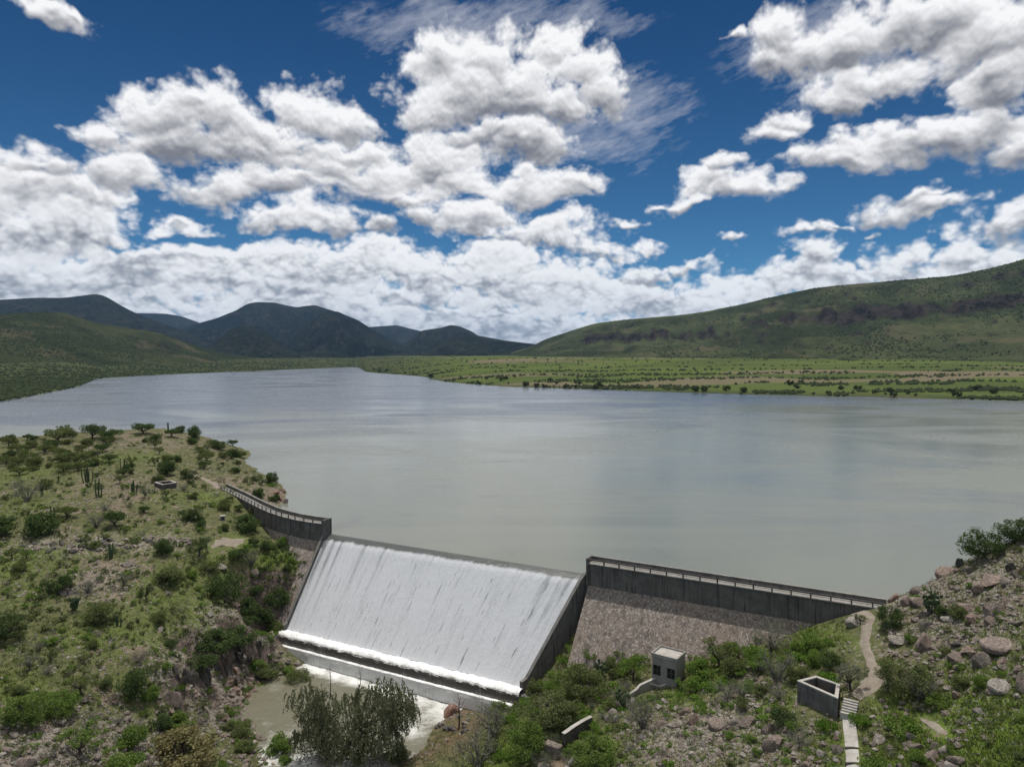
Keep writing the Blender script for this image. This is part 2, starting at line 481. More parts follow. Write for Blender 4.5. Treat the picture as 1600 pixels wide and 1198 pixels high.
def concrete_mat(name, c1, c2, stain, streak=0.6):
    m, n = mat(name)
    p = pos_of(n)
    f = n.noise(p, 0.55, 7, 0.65)
    col = n.mix(n.rng(f, 0.33, 0.67), c1, c2)
    st = n.new('ShaderNodeMapping', {'Vector': p}); st.inputs['Scale'].default_value = (1.6, 1.6, 0.10)
    s = n.noise(st.outputs[0], 1.1, 5, 0.6)
    col = n.mix(n.m('MULTIPLY', n.rng(s, 0.50, 0.70), streak), col, stain)
    done(n, principled(n, col, 0.9, 0.2, n.noise(p, 6.0, 6, 0.65), 0.04, 0.7)); return m
M['concrete'] = concrete_mat('concrete', (0.100, 0.094, 0.088), (0.150, 0.142, 0.132), (0.035, 0.033, 0.032), 0.85)
M['concrete_pale'] = concrete_mat('concrete_pale', (0.30, 0.28, 0.25), (0.42, 0.395, 0.36), (0.20, 0.185, 0.165), 0.5)
M['concrete_edge'] = concrete_mat('concrete_edge', (0.15, 0.142, 0.13), (0.20, 0.19, 0.175), (0.09, 0.085, 0.08), 0.5)
M['concrete_wall'] = concrete_mat('concrete_wall', (0.20, 0.19, 0.175), (0.275, 0.262, 0.24), (0.12, 0.115, 0.105), 0.5)
M['dark_void'] = simple('window_glass', (0.010, 0.011, 0.012), (0.018, 0.019, 0.02), 3, 0.25, 0.5, 0.0)
# masonry: rubble stones two or three pixels across in the photograph
def masonry():
    m, n = mat('rubble_masonry')
    p = pos_of(n)
    v = n.new('ShaderNodeTexVoronoi', {'Vector': p, 'Scale': 3.9}, feature='F1')
    e = n.new('ShaderNodeTexVoronoi', {'Vector': p, 'Scale': 3.9}, feature='DISTANCE_TO_EDGE')
    cell = n.new('ShaderNodeSeparateColor', {0: v.outputs['Color']})
    col = n.mix(cell.outputs[0], (0.178, 0.146, 0.122), (0.315, 0.268, 0.228))
    col = n.mix(n.rng(cell.outputs[1], 0.6, 1.0), col, (0.42, 0.38, 0.34))
    big = n.noise(p, 0.11, 4, 0.6)
    col = n.mix(n.m('MULTIPLY', n.rng(big, 0.48, 0.66), 0.40), col, (0.30, 0.225, 0.165))
    mortar = n.rng(e.outputs['Distance'], 0.015, 0.075, 1.0, 0.0)
    col = n.mix(n.m('MULTIPLY', mortar, 0.7), col, (0.105, 0.094, 0.086))
    st = n.new('ShaderNodeMapping', {'Vector': p}); st.inputs['Scale'].default_value = (1.2, 1.2, 0.07)
    s = n.noise(st.outputs[0], 1.0, 6, 0.65)
    col = n.mix(n.m('MULTIPLY', n.rng(s, 0.50, 0.66), 0.70), col, (0.095, 0.082, 0.078))
    h = n.m('ADD', n.m('MULTIPLY', n.rng(e.outputs['Distance'], 0.0, 0.12), 0.6), n.m('MULTIPLY', cell.outputs[2], 0.4))
    done(n, principled(n, col, 0.95, 0.1, h, 0.10, 0.7)); return m
M['masonry'] = masonry()
# ------------------------------------------------------------------ near terrain: a height function through surveyed points
CTRL = []
def cp(u, v, z): CTRL.append(P(u, v, z))
for q in [  # the left-bank hill and peninsula (u, v, height above the lake)
 (250,668,9.5),(150,674,7),(60,682,4),(0,687,2.5),(310,680,7),(100,705,5.5),(200,700,8),(20,715,4.5),(330,705,5.0),(290,720,7),
 (447,784,0.1),(437,757,0.1),(383,716,0.3),(345,694,0.6),(415,775,1.6),(400,745,2.5),(380,755,3),
 (257,765,5.0),(300,745,5.8),(200,745,6.2),(100,745,5.5),(0,745,5),(0,800,3),(100,800,3.2),(200,800,3),(290,800,2.6),(355,785,1.8),(338,765,2.6),
 (385,820,-0.6),(418,845,-3.2),(0,870,0),(100,870,0),(200,870,0),(300,870,-1.5),(370,870,-3),(425,890,-6.2),
 (0,950,-3.5),(100,950,-4),(200,950,-5),(300,950,-7),(370,950,-9),(425,975,-13.5),(0,1050,-6.5),(100,1050,-7.5),(200,1040,-8.5),
 (280,1008,-9.5),(345,985,-10.8),(385,985,-12.5),(300,1078,-18.2),(370,1045,-18.8),(408,1022,-20.0),(262,1088,-15.5),(266,1050,-11.0),(305,1022,-11.0),(350,1000,-12.2),
 (0,1198,-10),(100,1150,-10.5),(100,1198,-12),(200,1110,-12.5),(200,1190,-14.2),(250,1150,-16),(290,1130,-17.5),(335,1150,-19.2),(300,1198,-18.5),(345,1110,-19.8),(372,1085,-20.6),
 # ravine floor
 (420,1092,-22.6),(400,1060,-21.2),(470,1120,-22.8),(440,1150,-22.4),(395,1150,-21.0),(375,1180,-20.9),(430,1196,-22.0),(500,1170,-22.4),(560,1150,-21.6),(600,1180,-22),
 (500,1075,-22.5),(600,1090,-22.0),(660,1130,-22.2),(690,1105,-22.0),(640,1170,-22.3),(690,1165,-20.6),(715,1125,-19.4),(735,1115,-18.8),
 # right bank
 (740,1150,-17.5),(760,1190,-17.5),(800,1110,-16.6),(800,1160,-15.6),(850,1065,-15.4),(872,1048,-13.8),(930,1063,-12.6),(1000,1052,-11.2),(1042,1066,-10.2),
 (1100,1032,-8.2),(1200,1002,-4.6),(1300,973,0.2),(1345,957,2.2),(1355,968,2.2),(1352,1000,1.2),(1364,1035,0.3),(1366,1062,-0.4),(1338,1086,-1.0),
 (1330,1094,-1.5),(1327,1122,-2.4),(1331,1160,-2.9),(1333,1198,-3.3),(1250,1103,-3.2),(1312,1132,-3.2),(1275,1058,-2.2),(1300,1060,-1.6),
 (1200,1082,-5),(1150,1062,-6.6),(1100,1082,-8.4),(1050,1102,-9.8),(1000,1122,-11.2),(960,1092,-12),(940,1140,-12.8),(1100,1140,-8.8),(1100,1198,-9.4),
 (1200,1140,-6.3),(1200,1198,-7.2),(1000,1198,-12),(930,1172,-13.2),(900,1165,-14.4),(885,1190,-14.8),(850,1190,-15),(860,1140,-14.2),
 (1400,1000,2.6),(1450,1100,0.3),(1400,1140,-2.0),(1450,1198,-2.0),(1550,1198,0),(1600,1198,1.2),(1600,1100,4),(1500,1050,3.5),(1450,1000,4),
 (1500,960,6.5),(1600,1000,8),(1550,920,9.8),(1600,930,10.8),(1400,945,3.6),(1450,916,6.6),(1500,880,9.8),(1550,860,12.2),(1600,840,14.6)]:
    cp(*q)
CTRL += [(-150,345,-4),(-250,385,-5),(-330,390,-4),(-105,315,-5),(-90,270,-5),(-62,225,-5),(-50,190,-5.5),(-410,380,-3),
 (-36,168,-9),(-10,152,-9),(16,141,-9),(38,130,-8),(53,119,-5),(60,114,-1.5),(70,116,-3),(84,118,-2),(100,130,-5),(140,140,-5),(95,104,14),(120,100,14),(110,112,4),
 (110,85,14),(120,60,12),(90,50,6),(90,30,3),(50,40,-5),(22,40,-14),(-8,40,-24),(-30,45,-23.5),(-45,50,-19),(-80,40,-12),(-20,70,-23.2),(2,75,-20),(20,65,-13),
 (-130,60,-4),(-130,100,0),(-200,120,3),(-200,200,6),(-300,200,6),(-300,290,5),(-260,60,2),(-420,300,4),(0,20,-22),(-150,20,-6),(150,20,6)]
_A, _B, _L, _Rr = np.array([-41.1, 158.6]), np.array([14.3, 128.7]), np.array([-46.9, 145.8]), np.array([1.95, 120.0])
for _q in (0.1, 0.3, 0.5, 0.7, 0.9, 1.05):                 # bed-rock under the spillway and just outside its left wall
    _z = -17.0 * _q
    for _a in (0.04, 0.3, 0.6, 0.95):
        _t, _b = _A + (_B - _A) * _a, _L + (_Rr - _L) * _a
        CTRL.append((*(_t + (_b - _t) * _q), _z - 5.0))
    if _q > 0.2: CTRL.append((*(_A + (_L - _A) * _q - np.array([2.6, -1.2])), _z - 0.4))
CTRL = [c for k, c in enumerate(CTRL) if not any((c[0] - d[0]) ** 2 + (c[1] - d[1]) ** 2 < 2.2 for d in CTRL[k + 1:])]
CTRL = np.array(CTRL, float)
def _phi(r): return r
_D = np.linalg.norm(CTRL[:, None, :2] - CTRL[None, :, :2], axis=2)
_n = len(CTRL)
_Am = np.zeros((_n + 3, _n + 3))
_Am[:_n, :_n] = _phi(_D) - np.eye(_n) * 0.35
_Am[:_n, _n] = 1; _Am[:_n, _n + 1:] = CTRL[:, :2]
_Am[_n, :_n] = 1; _Am[_n + 1:, :_n] = CTRL[:, :2].T
_C = np.linalg.solve(_Am, np.concatenate([CTRL[:, 2], [0, 0, 0]]))
def ground_z(x, y):
    x, y = np.asarray(x, float), np.asarray(y, float)
    sh = x.shape; xf, yf = x.ravel(), y.ravel()
    out = np.empty(xf.shape)
    for i in range(0, len(xf), 20000):
        X, Y = xf[i:i + 20000], yf[i:i + 20000]
        r = np.sqrt((X[:, None] - CTRL[None, :, 0]) ** 2 + (Y[:, None] - CTRL[None, :, 1]) ** 2)
        out[i:i + 20000] = r @ _C[:_n] + _C[_n] + X * _C[_n + 1] + Y * _C[_n + 2]
    flat = np.clip((out + 21.5) / 3.0, 0.15, 1)
    out += (fbm(xf / 9, yf / 9, 5, 71) * 1.3 + fbm(xf / 1.6, yf / 1.6, 3, 72) * 0.35) * flat
    return out.reshape(sh)
NR, NC = 390, 510
ysn = np.exp(np.linspace(math.log(34), math.log(430), NR))
ssn = np.linspace(-1.2, 1.2, NC)
GX, GY = ssn[None, :] * ysn[:, None], np.repeat(ysn[:, None], NC, 1)
GZ = ground_z(GX, GY)
def mesh_z(x, y):
    fi = np.clip((np.log(np.maximum(y, 1)) - math.log(34)) / (math.log(430) - math.log(34)) * (NR - 1), 0, NR - 1.001)
    fj = np.clip((x / np.maximum(y, 1) + 1.2) / 2.4 * (NC - 1), 0, NC - 1.001)
    i, j = fi.astype(int), fj.astype(int); fi, fj = fi - i, fj - j
    return (GZ[i, j] * (1 - fj) + GZ[i, j + 1] * fj) * (1 - fi) + (GZ[i + 1, j] * (1 - fj) + GZ[i + 1, j + 1] * fj) * fi
def gz(x, y): return float(mesh_z(np.array([x]), np.array([y]))[0])
_ys = np.exp(np.linspace(math.log(48), math.log(400), 1500))
def hit(u, v):
    d = ray(u, v); t = _ys / d[1]
    h = mesh_z(d[0] * t, _ys); z = CAM_Z + d[2] * t
    i = np.argmax(z < h)
    if z[i] >= h[i]: return None
    if i > 0:
        a, b = z[i - 1] - h[i - 1], h[i] - z[i]
        y = _ys[i - 1] + (_ys[i] - _ys[i - 1]) * a / max(a + b, 1e-6)
    else: y = _ys[0]
    x = d[0] * y / d[1]
    return np.array([x, y, gz(x, y)])

def patches(lst):
    out = np.zeros(GX.shape)
    for (u, v, r, s) in lst:
        h = hit(u, v)
        if h is None: continue
        out = np.maximum(out, s * np.exp(-((GX - h[0]) ** 2 + (GY - h[1]) ** 2) / (r * r)))
    return out
LUSH = patches([(430,880,11,1),(450,915,7,1),(1190,1105,5,1),(1550,1150,11,1.3),(1500,1180,10,1.3),(1590,1180,8,1.2),(1400,1108,4,.8),(820,1160,8,1),(60,875,13,.9),(70,910,8,.8),
 (180,990,10,.8),(275,920,9,.9),(340,880,8,.7),(200,715,14,.7),(30,1080,7,.8),(300,985,9,.9),(1250,1010,6,.9),(325,775,12,.8),(1100,1060,5,.9),(1335,1000,3,.7),
 (240,1060,6,1),(20,790,14,.7),(380,850,6,.9),(1310,1160,3,.8),(1380,1190,4,.7),(1060,1085,4,.9),(940,1175,5,.8),(20,745,16,.6),(270,775,8,.8),(220,850,10,.6)])
LUSH = np.where(GX < -25, LUSH * 0.62, LUSH)
DRY = patches([(190,765,22,1),(150,885,12,1),(250,690,34,.9),(120,838,8,.7),(140,790,10,.6),(400,755,20,.9),(350,848,4,1),(40,1160,10,.8),(130,1040,6,.6),(220,1020,4,.8),
 (1130,1140,10,.5),(1050,1160,8,.5),(1480,1000,8,.5),(30,775,10,.6),(1370,1065,2.5,.9),(1460,1130,2.6,.7),(700,1120,5,.7),(330,1060,6,.7),(300,830,10,.4)])
ROCKY = patches([(1520,960,12,.6),(1450,985,8,.6),(1560,1065,8,.6),(1130,1130,8,.9),(1050,1150,8,.8),(330,1090,9,1),(200,1160,7,.9),(60,1175,8,.9),(370,1090,8,1),(320,1035,6,1),
 (150,848,7,.8),(250,846,7,.8),(60,850,6,.7),(1550,900,12,.7),(1430,930,6,.9),(1190,1160,7,.6),(440,780,8,.8),(150,910,8,.7),(360,1000,6,.9),(400,1020,6,1),(1320,1010,2,.5),(270,1060,5,1),(1170,1055,3,.7)])
def ground_mat():
    m, n = mat('hillside_ground')
    p = pos_of(n)
    lush, dry, rocky, red = attr(n, 'lush'), attr(n, 'dry'), attr(n, 'rocky'), attr(n, 'red')
    n1, n2, n3 = n.noise(p, 0.17, 6, 0.62), n.noise(p, 0.8, 6, 0.65), n.noise(p, 4.5, 5, 0.7)
    grass = n.mix(n.rng(n2, 0.34, 0.66), (0.080, 0.090, 0.038), (0.140, 0.138, 0.066))
    grass = n.mix(n.m('MULTIPLY', lush, n.rng(n.m('ADD', n1, n.m('MULTIPLY', n2, 0.3)), 0.46, 0.74)), grass, (0.130, 0.188, 0.032))
    soil = n.mix(n.rng(n3, 0.3, 0.7), (0.155, 0.118, 0.086), (0.255, 0.205, 0.160))
    k = n.m('ADD', n.m('MULTIPLY_ADD', dry, 0.21, n.m('MULTIPLY', n.m('SUBTRACT', n1, 0.5), 1.0)), n.m('MULTIPLY', n.m('SUBTRACT', n2, 0.5), 1.1))
    col = n.mix(n.rng(n.m('SUBTRACT', n.m('ADD', k, n.m('MULTIPLY', rocky, 0.14)), n.m('MULTIPLY', lush, 0.16)), 0.10, 0.30), grass, soil)
    stone = n.mix(n.rng(n3, 0.3, 0.7), (0.20, 0.175, 0.150), (0.34, 0.305, 0.265))
    st = n.noise(p, 1.7, 7, 0.72)
    col = n.mix(n.rng(n.m('MULTIPLY_ADD', rocky, 0.20, st), 0.60, 0.68), col, stone)
    geo = n.new('ShaderNodeNewGeometry')
    nz = n.new('ShaderNodeSeparateXYZ', {0: geo.outputs['Normal']}).outputs[2]
    cliff = n.mix(n.rng(n2, 0.35, 0.65), (0.085, 0.068, 0.058), (0.21, 0.16, 0.135))
    col = n.mix(n.rng(n.m('MULTIPLY_ADD', n.m('SUBTRACT', n2, 0.5), 0.3, nz), 0.60, 0.74, 1.0, 0.0), col, cliff)
    col = n.mix(n.m('MULTIPLY', red, n.rng(n2, 0.3, 0.55)), col, (0.175, 0.108, 0.074))
    h = n.m('ADD', n.noise(p, 2.2, 7, 0.7), n.m('MULTIPLY', n3, 0.4))
    done(n, principled(n, col, 0.97, 0.08, h, 0.45, 0.8)); return m
M['ground'] = ground_mat()
RED = patches([(705,1118,4.0,1),(730,1135,4,.8),(715,1150,5,.8),(660,1180,4,.6),(432,775,5,.6)])
link('ground', np_mesh('ground', np.stack([GX, GY, GZ], -1), grid_faces(NR, NC), [M['ground']], True, {'lush': LUSH, 'dry': DRY, 'rocky': ROCKY, 'red': RED}), kind='structure')

PATHS = []
def drape(name, pts, width, m, lift=0.07, step=0.5, jag=0.25, seed=1, thick=0.0):
    """a strip laid on the ground along pixel points; width in metres per point"""
    W = [hit(u, v)[:2] for u, v in pts]
    PATHS.append((np.array(W), max(width) / 2 + 0.25))
    cum = np.concatenate([[0], np.cumsum([np.linalg.norm(W[i + 1] - W[i]) for i in range(len(W) - 1)])])
    s = np.arange(0, cum[-1] + step, step).clip(0, cum[-1])
    x, y = np.interp(s, cum, [q[0] for q in W]), np.interp(s, cum, [q[1] for q in W])
    wd = np.interp(s, cum, width)
    t = np.stack([np.gradient(x), np.gradient(y)], 1); t /= np.linalg.norm(t, axis=1)[:, None]
    k = 7
    V = []
    for j in range(k):
        f = j / (k - 1) * 2 - 1
        e = wd / 2 * (1 + jag * (fbm(s * 0.8, s * 0 + j // 6 * 9 + seed, 3, seed) * 2 if j in (0, k - 1) else 0))
        px_, py_ = x - t[:, 1] * f * e, y + t[:, 0] * f * e
        V.append(np.stack([px_, py_, mesh_z(px_, py_) + lift * (1.0 if 0 < j < k - 1 else (-0.4 if not thick else 1.0))], 1))
    V = np.stack(V, 1)
    return link(name, np_mesh(name, V, grid_faces(len(s), k), [m], True), kind='structure')
M['dirt'] = simple('trodden_dirt', (0.20, 0.168, 0.130), (0.30, 0.262, 0.210), 1.1)
M['mud'] = simple('channel_mud', (0.14, 0.105, 0.065), (0.20, 0.15, 0.095), 0.8, 0.5, 0.3)
drape('footpath', [(1340,957),(1356,968),(1354,985),(1350,1003),(1356,1020),(1362,1036),(1368,1052),(1366,1064),(1352,1078),(1336,1090)], [2.4,2.0,1.4,1.25,1.25,1.3,1.8,2.8,2.4,1.7], M['dirt'], 0.10)
drape('footpath', [(1438,1122),(1455,1132),(1468,1140),(1480,1148)], [0.4,0.9,1.0,0.3], M['dirt'], 0.05, seed=5, jag=1.3, step=0.3)
drape('footpath', [(300,742),(318,748),(334,755),(345,763)], [2.0,2.2,2.4,2.4], M['dirt'], 0.12, seed=8)
drape('gravel_patch', [(330,855),(345,849),(362,846),(382,842)], [0.6,3.2,4.0,0.8], M['dirt'], 0.07, seed=3, jag=1.1, step=0.35)
drape('channel_bed', [(868,1200),(884,1182),(898,1167),(912,1154)], [2.6,2.4,2.2,1.6], M['mud'], 0.10, seed=9)

# ------------------------------------------------------------------ lake
def lake_mat():
    m, n = mat('lake_water')
    p = pos_of(n)
    flat = n.new('ShaderNodeMapping', {'Vector': p}); flat.inputs['Scale'].default_value = (1, 1.9, 1)
    big = n.noise(flat.outputs[0], 0.0075, 5, 0.6, dist=1.0)
    mid = n.noise(flat.outputs[0], 0.03, 5, 0.65, dist=1.5)
    col = n.mix(n.rng(big, 0.36, 0.66), (0.156, 0.166, 0.136), (0.190, 0.198, 0.165))
    yy = n.new('ShaderNodeSeparateXYZ', {0: p})
    reach = n.m('ADD', n.m('MULTIPLY_ADD', n.m('SUBTRACT', big, 0.5), 900.0, yy.outputs[1]), n.m('MULTIPLY', yy.outputs[0], -0.35))
    col = n.mix(n.rng(reach, 330.0, 640.0), col, (0.085, 0.100, 0.120))     # the silt plume ends well short of the far shore
    col = n.mix(n.m('MULTIPLY', n.rng(mid, 0.58, 0.70), 0.45), col, (0.118, 0.116, 0.118))
    rough = n.rng(n.m('ADD', n.m('MULTIPLY', mid, 0.15), n.m('MULTIPLY', big, 0.85)), 0.36, 0.66, 0.15, 0.30)
    rip = n.new('ShaderNodeMapping', {'Vector': p}); rip.inputs['Rotation'].default_value = (0, 0, R(-20)); rip.inputs['Scale'].default_value = (1, 2.2, 1)
    h = n.m('ADD', n.noise(rip.outputs[0], 1.1, 3, 0.55), n.m('MULTIPLY', n.noise(rip.outputs[0], 0.28, 2, 0.5), 1.8))
    done(n, principled(n, col, rough, 0.5, h, 0.08, 0.18, IOR=1.33)); return m
M['lake'] = lake_mat()
A_, B_, C_ = np.array([-41.1, 158.6]), np.array([14.3, 128.7]), np.array([56.6, 104.9])
L0, R0 = np.array([-46.9, 145.8]), np.array([1.95, 120.0])
ZB = -17.0
WING_L = [(-41.3, 158.7), (-44.6, 160.3), (-48.3, 162.5), (-52.4, 165.8), (-56.7, 170.0), (-61.2, 175.4), (-65.9, 181.5), (-70.8, 188.0), (-78.4, 197.6), (-86.0, 207.0), (-91, 213)]
lake_pts = [tuple(A_ - np.array([0.0, 0.0])), tuple(B_), (C_[0], C_[1] + 0.2), (75, 100), (135, 96), (420, 160), (5000, 900), (9000, 2600), (4000, 5200), (-2500, 5200), (-6000, 2600), (-3000, 700), (-480, 330), (-300, 240), (-160, 214)] + [tuple(q) for q in WING_L[::-1]]
lb = MB(); lb.v = [(x, y, 0.0) for x, y in lake_pts]; lb.f = [tuple(range(len(lake_pts)))]
lm = lb.mesh('lake', [M['lake']])
bm_ = bmesh.new(); bm_.from_mesh(lm); bmesh.ops.triangulate(bm_, faces=bm_.faces); bmesh.ops.recalc_face_normals(bm_, faces=bm_.faces)
if sum(f.normal.z for f in bm_.faces) < 0: bmesh.ops.reverse_faces(bm_, faces=bm_.faces)
bm_.to_mesh(lm); bm_.free()
link('lake', lm, kind='structure')
# ------------------------------------------------------------------ far shore, plain and mountains (all at their real distance)
def tanx(u): return (u - 800.0) / FPX
SHORE = [(-600,700),(-200,655),(0,628),(40,621),(75,614),(110,607),(126,602.5),(136,598),(147,593.2),(160,591),(200,588.5),(300,583.5),(400,580),(480,576.3),(540,573.8),(556,573.6),
 (562,575),(570,580.5),(580,582),(605,584),(650,587.5),(668,589.5),(676,593),(690,595.5),(720,599),(760,602),(800,605),(900,608),(1000,611.5),(1100,614.5),(1200,617.5),(1300,620),(1400,622),(1500,624.5),(1600,627),(1900,637),(2300,655)]
SH_T = np.array([tanx(u) for u, v in SHORE]); SH_D = np.array([P(u, v, 0)[1] for u, v in SHORE])
def shore_y(s): return np.interp(s, SH_T, SH_D) * (1 + 0.010 * fbm(s * 60, s * 0, 3, 12))
def plain_z(s, y):
    r = y - shore_y(s)
    right = np.clip((s + 0.22) / 0.25, 0, 1)
    z = np.where(r < 12, -1.2 + r * 0.16, 0.72 + (r - 12) * (0.030 + 0.006 * right))
    z = np.where(r > 900, 0.72 + 888 * (0.030 + 0.006 * right) + (r - 900) * 0.006, z)
    x = s * y
    return z + np.clip(r / 60, 0, 1) * (fbm(x / 160, y / 160, 4, 33) * 4.0 + fbm(x / 30, y / 30, 3, 34) * 0.9)
def far_mat(name, field, k=1.0):
    m, n = mat(name)
    p = pos_of(n)
    f1, f2 = n.noise(p, 0.004, 6, 0.62), n.noise(p, 0.03, 6, 0.7)
    col = n.mix(n.rng(f1, 0.35, 0.66), tuple(k * c for c in (0.046, 0.056, 0.028)), tuple(k * c for c in (0.082, 0.088, 0.042)))
    if field:
        st = n.new('ShaderNodeMapping', {'Vector': p}); st.inputs['Scale'].default_value = (0.0042, 0.0088, 0.0); st.inputs['Rotation'].default_value = (0, 0, R(-14))
        v = n.new('ShaderNodeTexVoronoi', {'Vector': st.outputs[0], 'Scale': 1.0}, feature='F1', distance='CHEBYCHEV')
        ch = n.new('ShaderNodeSeparateColor', {0: v.outputs['Color']})
        fld = n.mix(ch.outputs[0], (0.070, 0.092, 0.032), (0.098, 0.128, 0.038))
        fld = n.mix(n.rng(ch.outputs[1], 0.72, 0.95), fld, (0.165, 0.138, 0.092))
        col = n.mix(n.m('MULTIPLY', attr(n, 'field'), 0.9), col, fld)
    geo = n.new('ShaderNodeNewGeometry')
    nz = n.new('ShaderNodeSeparateXYZ', {0: geo.outputs['Normal']}).outputs[2]
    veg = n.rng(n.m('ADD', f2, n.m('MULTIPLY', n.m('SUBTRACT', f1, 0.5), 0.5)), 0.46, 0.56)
    dots = n.new('ShaderNodeTexVoronoi', {'Vector': p, 'Scale': 0.11}, feature='F1').outputs['Distance']
    speck = n.m('MULTIPLY', n.rng(dots, 0.18, 0.42, 1.0, 0.0), n.rng(f2, 0.36, 0.52))
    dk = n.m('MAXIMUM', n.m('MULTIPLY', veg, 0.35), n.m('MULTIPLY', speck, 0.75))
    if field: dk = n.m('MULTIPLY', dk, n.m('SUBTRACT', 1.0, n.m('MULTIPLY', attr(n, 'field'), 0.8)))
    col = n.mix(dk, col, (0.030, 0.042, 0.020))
    if not field:
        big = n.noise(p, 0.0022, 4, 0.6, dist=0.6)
        col = n.mix(n.m('MULTIPLY', n.rng(big, 0.44, 0.60), 0.72), col, (0.020, 0.027, 0.014))   # broad scrub-dark patches, painted in to stand for cloud shadows
        col = n.mix(n.m('MULTIPLY', n.rng(n.noise(p, 0.0055, 5, 0.65), 0.55, 0.66), 0.5), col, (0.105, 0.090, 0.056))
        rock = n.mix(n.rng(f2, 0.4, 0.6), (0.022, 0.020, 0.018), (0.060, 0.050, 0.042))
        col = n.mix(n.rng(n.m('MULTIPLY_ADD', n.m('SUBTRACT', f2, 0.5), 0.35, nz), 0.68, 0.82, 0.95, 0.0), col, rock)
    done(n, principled(n, col, 1.0, 0.0, f2, 14.0, 0.5)); return m
M['far_plain'] = far_mat('far_plain', True)
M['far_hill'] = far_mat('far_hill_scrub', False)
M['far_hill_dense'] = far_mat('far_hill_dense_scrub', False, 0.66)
def wood_mat():
    m, n = mat('far_mountain_forest')
    p = pos_of(n)
    f1, f2 = n.noise(p, 0.0016, 6, 0.6), n.noise(p, 0.012, 7, 0.72)
    col = n.mix(n.rng(f1, 0.36, 0.66), (0.009, 0.014, 0.010), (0.021, 0.026, 0.017))
    col = n.mix(n.rng(f2, 0.50, 0.64), col, (0.036, 0.034, 0.028))
    col = n.mix(n.rng(n.noise(p, 0.03, 5, 0.7), 0.5, 0.62), col, (0.007, 0.010, 0.007))
    done(n, principled(n, col, 1.0, 0.0, f2, 40.0, 0.5)); return m
M['far_wood'] = wood_mat()

fs = np.linspace(-1.3, 1.3, 700)
rows = np.concatenate([[-14, -2, 3, 8, 14, 24], np.exp(np.linspace(math.log(40), math.log(9000), 130))])
FS = np.repeat(fs[None, :], len(rows), 0)
FY = shore_y(FS) + rows[:, None] * (shore_y(FS) / 900.0)
FZ = plain_z(FS, FY)
fld = np.clip((FS + 0.18) / 0.1, 0, 1) * np.clip((FY - shore_y(FS)) / 60, 0, 1)
link('far_plain', np_mesh('far_plain', np.stack([FS * FY, FY, FZ], -1), grid_faces(len(rows), len(fs)), [M['far_plain']], True, {'field': fld}), kind='structure')

HILLS = {}
def hill(sil, d_ridge, d_foot, m, prof, gully, seed, nu=280, nt=64, z_foot=None, crag=0.0):
    us = np.array([q[0] for q in sil], float); vs = np.array([q[1] for q in sil], float)
    U = np.linspace(us[0], us[-1], nu); S = (U - 800) / FPX
    V_ = np.interp(U, us, vs)
    V_ = np.convolve(np.pad(V_, 6, 'edge'), np.hanning(15)[1:-1] / np.hanning(15)[1:-1].sum(), 'valid')
    dr = np.interp(U, [q[0] for q in d_ridge], [q[1] for q in d_ridge])
    df = np.interp(U, [q[0] for q in d_foot], [q[1] for q in d_foot])
    b = -(V_ - 599.0) / FPX
    zr = CAM_Z + dr * (-SP + b * CP) / (CP + b * SP)
    T = np.concatenate([np.linspace(0, 1, nt), np.linspace(1.02, 1.6, 22)])
    Tm, Sm = np.meshgrid(T, S, indexing='ij')
    Y = df[None] + (dr - df)[None] * Tm
    zf = plain_z(Sm, np.minimum(Y, df[None])) - 3.0 if z_foot is None else np.full(Tm.shape, z_foot)
    pz = np.interp(Tm, [q[0] for q in prof], [q[1] for q in prof])
    rise = np.maximum(zr[None] - zf, 0)
    Z = zf + rise * pz
    X = Sm * Y
    env = np.sin(np.clip(Tm, 0, 1) * math.pi) ** 0.8
    gl = fbm(X / gully[1], Y / (gully[1] * 2.6), 5, seed, 0.55)
    Z += env * (-np.abs(gl) * 2.2 * gully[0]) * np.clip(rise / 150, 0.05, 1.2)
    if crag:
        lay = fbm(X / 90, Y / 500, 4, seed + 3) * 0.05
        tt = Tm + lay
        for c0, hgt in ((0.60, crag), (0.83, crag * 0.45)):
            on = np.clip((rise - 90) / 120, 0, 1) * np.clip(0.85 + 1.5 * fbm(X / 420, Y * 0 + c0 * 50, 3, seed + 9), 0, 1)
            Z += hgt * on * (1 / (1 + np.exp(-(tt - c0) * 160)) - np.clip((tt - c0 + 0.22) / 0.34, 0, 1)) * (Tm < 1)
    Z += fbm(X / 60, Y / 60, 4, seed + 5) * np.clip(rise / 40, 0, 1) * 3.5 * np.clip((1 - Tm) * 8, 0.25, 1)
    back = np.clip((Tm - 1) / 0.6, 0, 1)
    Z = np.where(Tm > 1, Z - back * rise * 0.8, Z)
    o = link('hill', np_mesh('hill', np.stack([X, Y, Z], -1), grid_faces(len(T), nu)[:, ::-1], [m], True), kind='structure')
    return X, Y, Z
LIN = [(0, 0), (0.3, 0.2), (0.6, 0.52), (0.85, 0.86), (1, 1), (2, 1)]
CONV = [(0, 0), (0.25, 0.30), (0.55, 0.64), (0.8, 0.89), (1, 1), (2, 1)]
